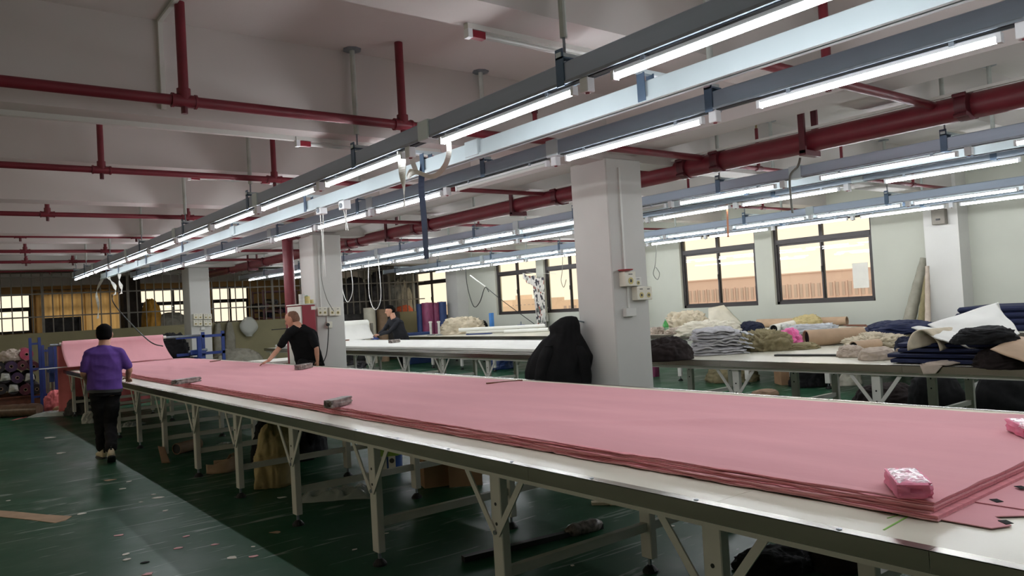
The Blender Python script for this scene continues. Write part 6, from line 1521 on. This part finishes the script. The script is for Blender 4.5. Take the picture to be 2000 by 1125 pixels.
# ------------------------------------------------------------------ cords and ribbons hanging from the rails
def cord(name, m, pts, r, label, cat='cord', group=None, n=8): return tag(MB().tube(curve_pts(pts, n), r, 8).build(name, m, None, True), label, cat, group)
X = 3.49
tag(ribbon_mb(curve_pts([(X, 5.62, 2.92), (X-.06, 5.6, 2.7), (X-.04, 5.62, 2.4), (X-.05, 5.6, 2.05)], 8), .05, .012, 1.5).build('dark_strap', 'cord_navy'), 'dark navy strap hanging from the trolley rail above the pink table', 'strap')
tag(ribbon_mb(curve_pts([(2.85, atX(784, 303, 2.86).y, 2.80), atX(784, 303, 2.86), atX(786, 340, 2.86), atX(789, 365, 2.86), atX(790, 404, 2.86)], 8), .06, .004, 2.4).build('white_ribbon', 'ribbon_white'), 'white ribbon hanging beside the dark strap', 'ribbon')
tag(ribbon_mb(curve_pts([(2.86, atX(877, 292, 2.87).y, 2.80), atX(877, 295, 2.87), atX(868, 325, 2.9), atX(845, 345, 2.92), atX(812, 336, 2.9), atX(797, 345, 2.9), atX(803, 334, 2.9), atX(812, 334, 2.9), atX(806, 316, 2.88), (2.86, atX(806, 312, 2.87).y, 2.80)], 8), .035, .004, 3).build('white_ribbon', 'ribbon_white'), 'looped white ribbon slung between the near rails', 'ribbon')
for i, (x0, y0, x1, y1) in enumerate(((188, 535, 191, 622), (211, 527, 224, 576), (233, 532, 236, 574))):
    pts = [(3.49, atX(x0, y0, 3.49).y if i else 20.1, 2.785), atX((x0+x1)/2-1, y0*.6+y1*.4, 3.49), atX(x1+1, y0*.3+y1*.7, 3.49), atX(x1, y1, 3.49)]
    tag(ribbon_mb(curve_pts(pts, 8), .07 if i else .06, .006, 6).build('white_ribbon', 'ribbon_white'), 'twisted white ribbon hanging at the far rail end, %s of three' % ('long left', 'middle', 'right')[i], 'ribbon', 'ribbons at the far rail end')
for i, (x, y) in enumerate(((628, 408), (673, 398))):
    c = atX(x, y, 3.49); t = thing('rail_trolley', c, 'white cable trolley on the pale rail, %s one' % ('left', 'right')[i], 'trolley', 'cable trolleys'); MB().box(3.45, 3.53, c.y-.06, c.y+.06, c.z-.06, 2.79).build('trolley_body', 'lamp_white', t, bevel=.006)
    MB().ring((3.44, c.y, c.z-.02), (3.45, c.y, c.z-.02), .025, .016, 12).build('wheel', 'galv', t)
    for s in (-1, 1):
        a = atX(x+s*3, y+8, 3.49)
        b = atX((634 if i == 0 else 678)+s*2, 540 if i == 0 else 450, 3.49)
        MB().tube(curve_pts([a, a.lerp(b, .5)+Vector((0, .02*s, 0)), b], 6), .005, 6).build('pull_cord', 'cable_white', t)
cord('long_cable', 'cable_black', [atX(219, 575, 3.6), atX(221, 590, 3.6), atX(240, 615, 3.6), atY(290, 665, 16.3), atY(318, 676, 16.35)], .012, 'thin dark cable sagging from the far rail to the pink roll', 'cable')
cord('grey_cable', 'cable_grey', [atX(628, 430, 5.9), atX(627, 530, 5.62), atX(637, 580, 5.62), atX(652, 608, 5.8)], .006, 'thin grey cable down the second column', 'cable')
for i, (xa_, xb_, yt, yl) in enumerate(((667, 690, 520, 590), (720, 745, 515, 605))):
    cord('loop_cord', 'cable_white', [(8.05, atX(xa_, yt, 8.05).y, 2.785), atX(xa_+1, yl-30, 8.05), atX((xa_+xb_)/2, yl, 8.05), atX(xb_-1, yl-25, 8.05), (8.05, atX(xb_-6, yt, 8.05).y, 2.785)], .008, 'white pull cord loop over the white table, %s' % ('left one', 'right one')[i], 'cord', 'pull cord loops')
cord('wall_cable', 'cable_black', [atX(909, 522, 12.6), atX(913, 560, 12.6), atX(925, 598, 12.6), atX(937, 590, 12.6), atX(947, 562, 12.6), atX(955, 570, 12.6)], .012, 'black cable looping from the sixth rail to the window wall', 'cable')
cord('white_rod', 'cable_white', [atX(918, 538, 12.6), atX(948, 560, 12.8)], .018, 'pale rod on the slanting cable by the far windows', 'rod')
cord('slant_cable', 'cable_black', [atX(948, 560, 12.8), atX(985, 590, 12.9), atX(1044, 633, 13.0)], .01, 'straight dark cable slanting down to the blue clamp', 'cable')
cord('dangling_cable', 'cable_grey', [atX(1099, 498, 12.6), atX(1098, 530, 12.6), atX(1096, 548, 12.6), atX(1101, 561, 12.6), atX(1106, 546, 12.6)], .008, 'thin cable loop before the window left of the big column', 'cable')
cord('dangling_cable', 'cable_grey', [atX(1282, 480, 12.6), atX(1280, 515, 12.6), atX(1276, 535, 12.6), atX(1284, 546, 12.6), atX(1288, 534, 12.6), atX(1281, 522, 12.6)], .008, 'thin cable loop on the wall right of the big column', 'cable')
tag(ribbon_mb([(8.6, atX(1420, 400, 8.6).y, 2.80), atX(1420, 402, 8.62), atX(1421, 430, 8.62), atX(1422, 463, 8.62)], .03, .004, .3).build('orange_strap', 'orange_strip'), 'narrow orange brown strap hanging from the fourth rail', 'strap')
cord('drop_cable', 'cable_grey', [atX(1563, 308, 7.4), atX(1558, 325, 7.4), atX(1543, 345, 7.4), atX(1545, 390, 7.4), atX(1548, 416, 7.4)], .012, 'dark cable hanging over the third rail from the sprinkler spur', 'cable')
ds = thing('door_speaker', (13.85, 5.95, 2.5), 'small grey box high on the wall pilaster', 'box'); c = atX(1838, 425, 13.9); MB().box(13.78, 13.9, c.y-.11, c.y+.11, c.z-.12, c.z+.14).build('box_body', 'bar_paint', ds, bevel=.01); MB().box(13.76, 13.78, c.y-.03, c.y+.03, c.z-.05, c.z-.02).build('knob', 'foot_black', ds)
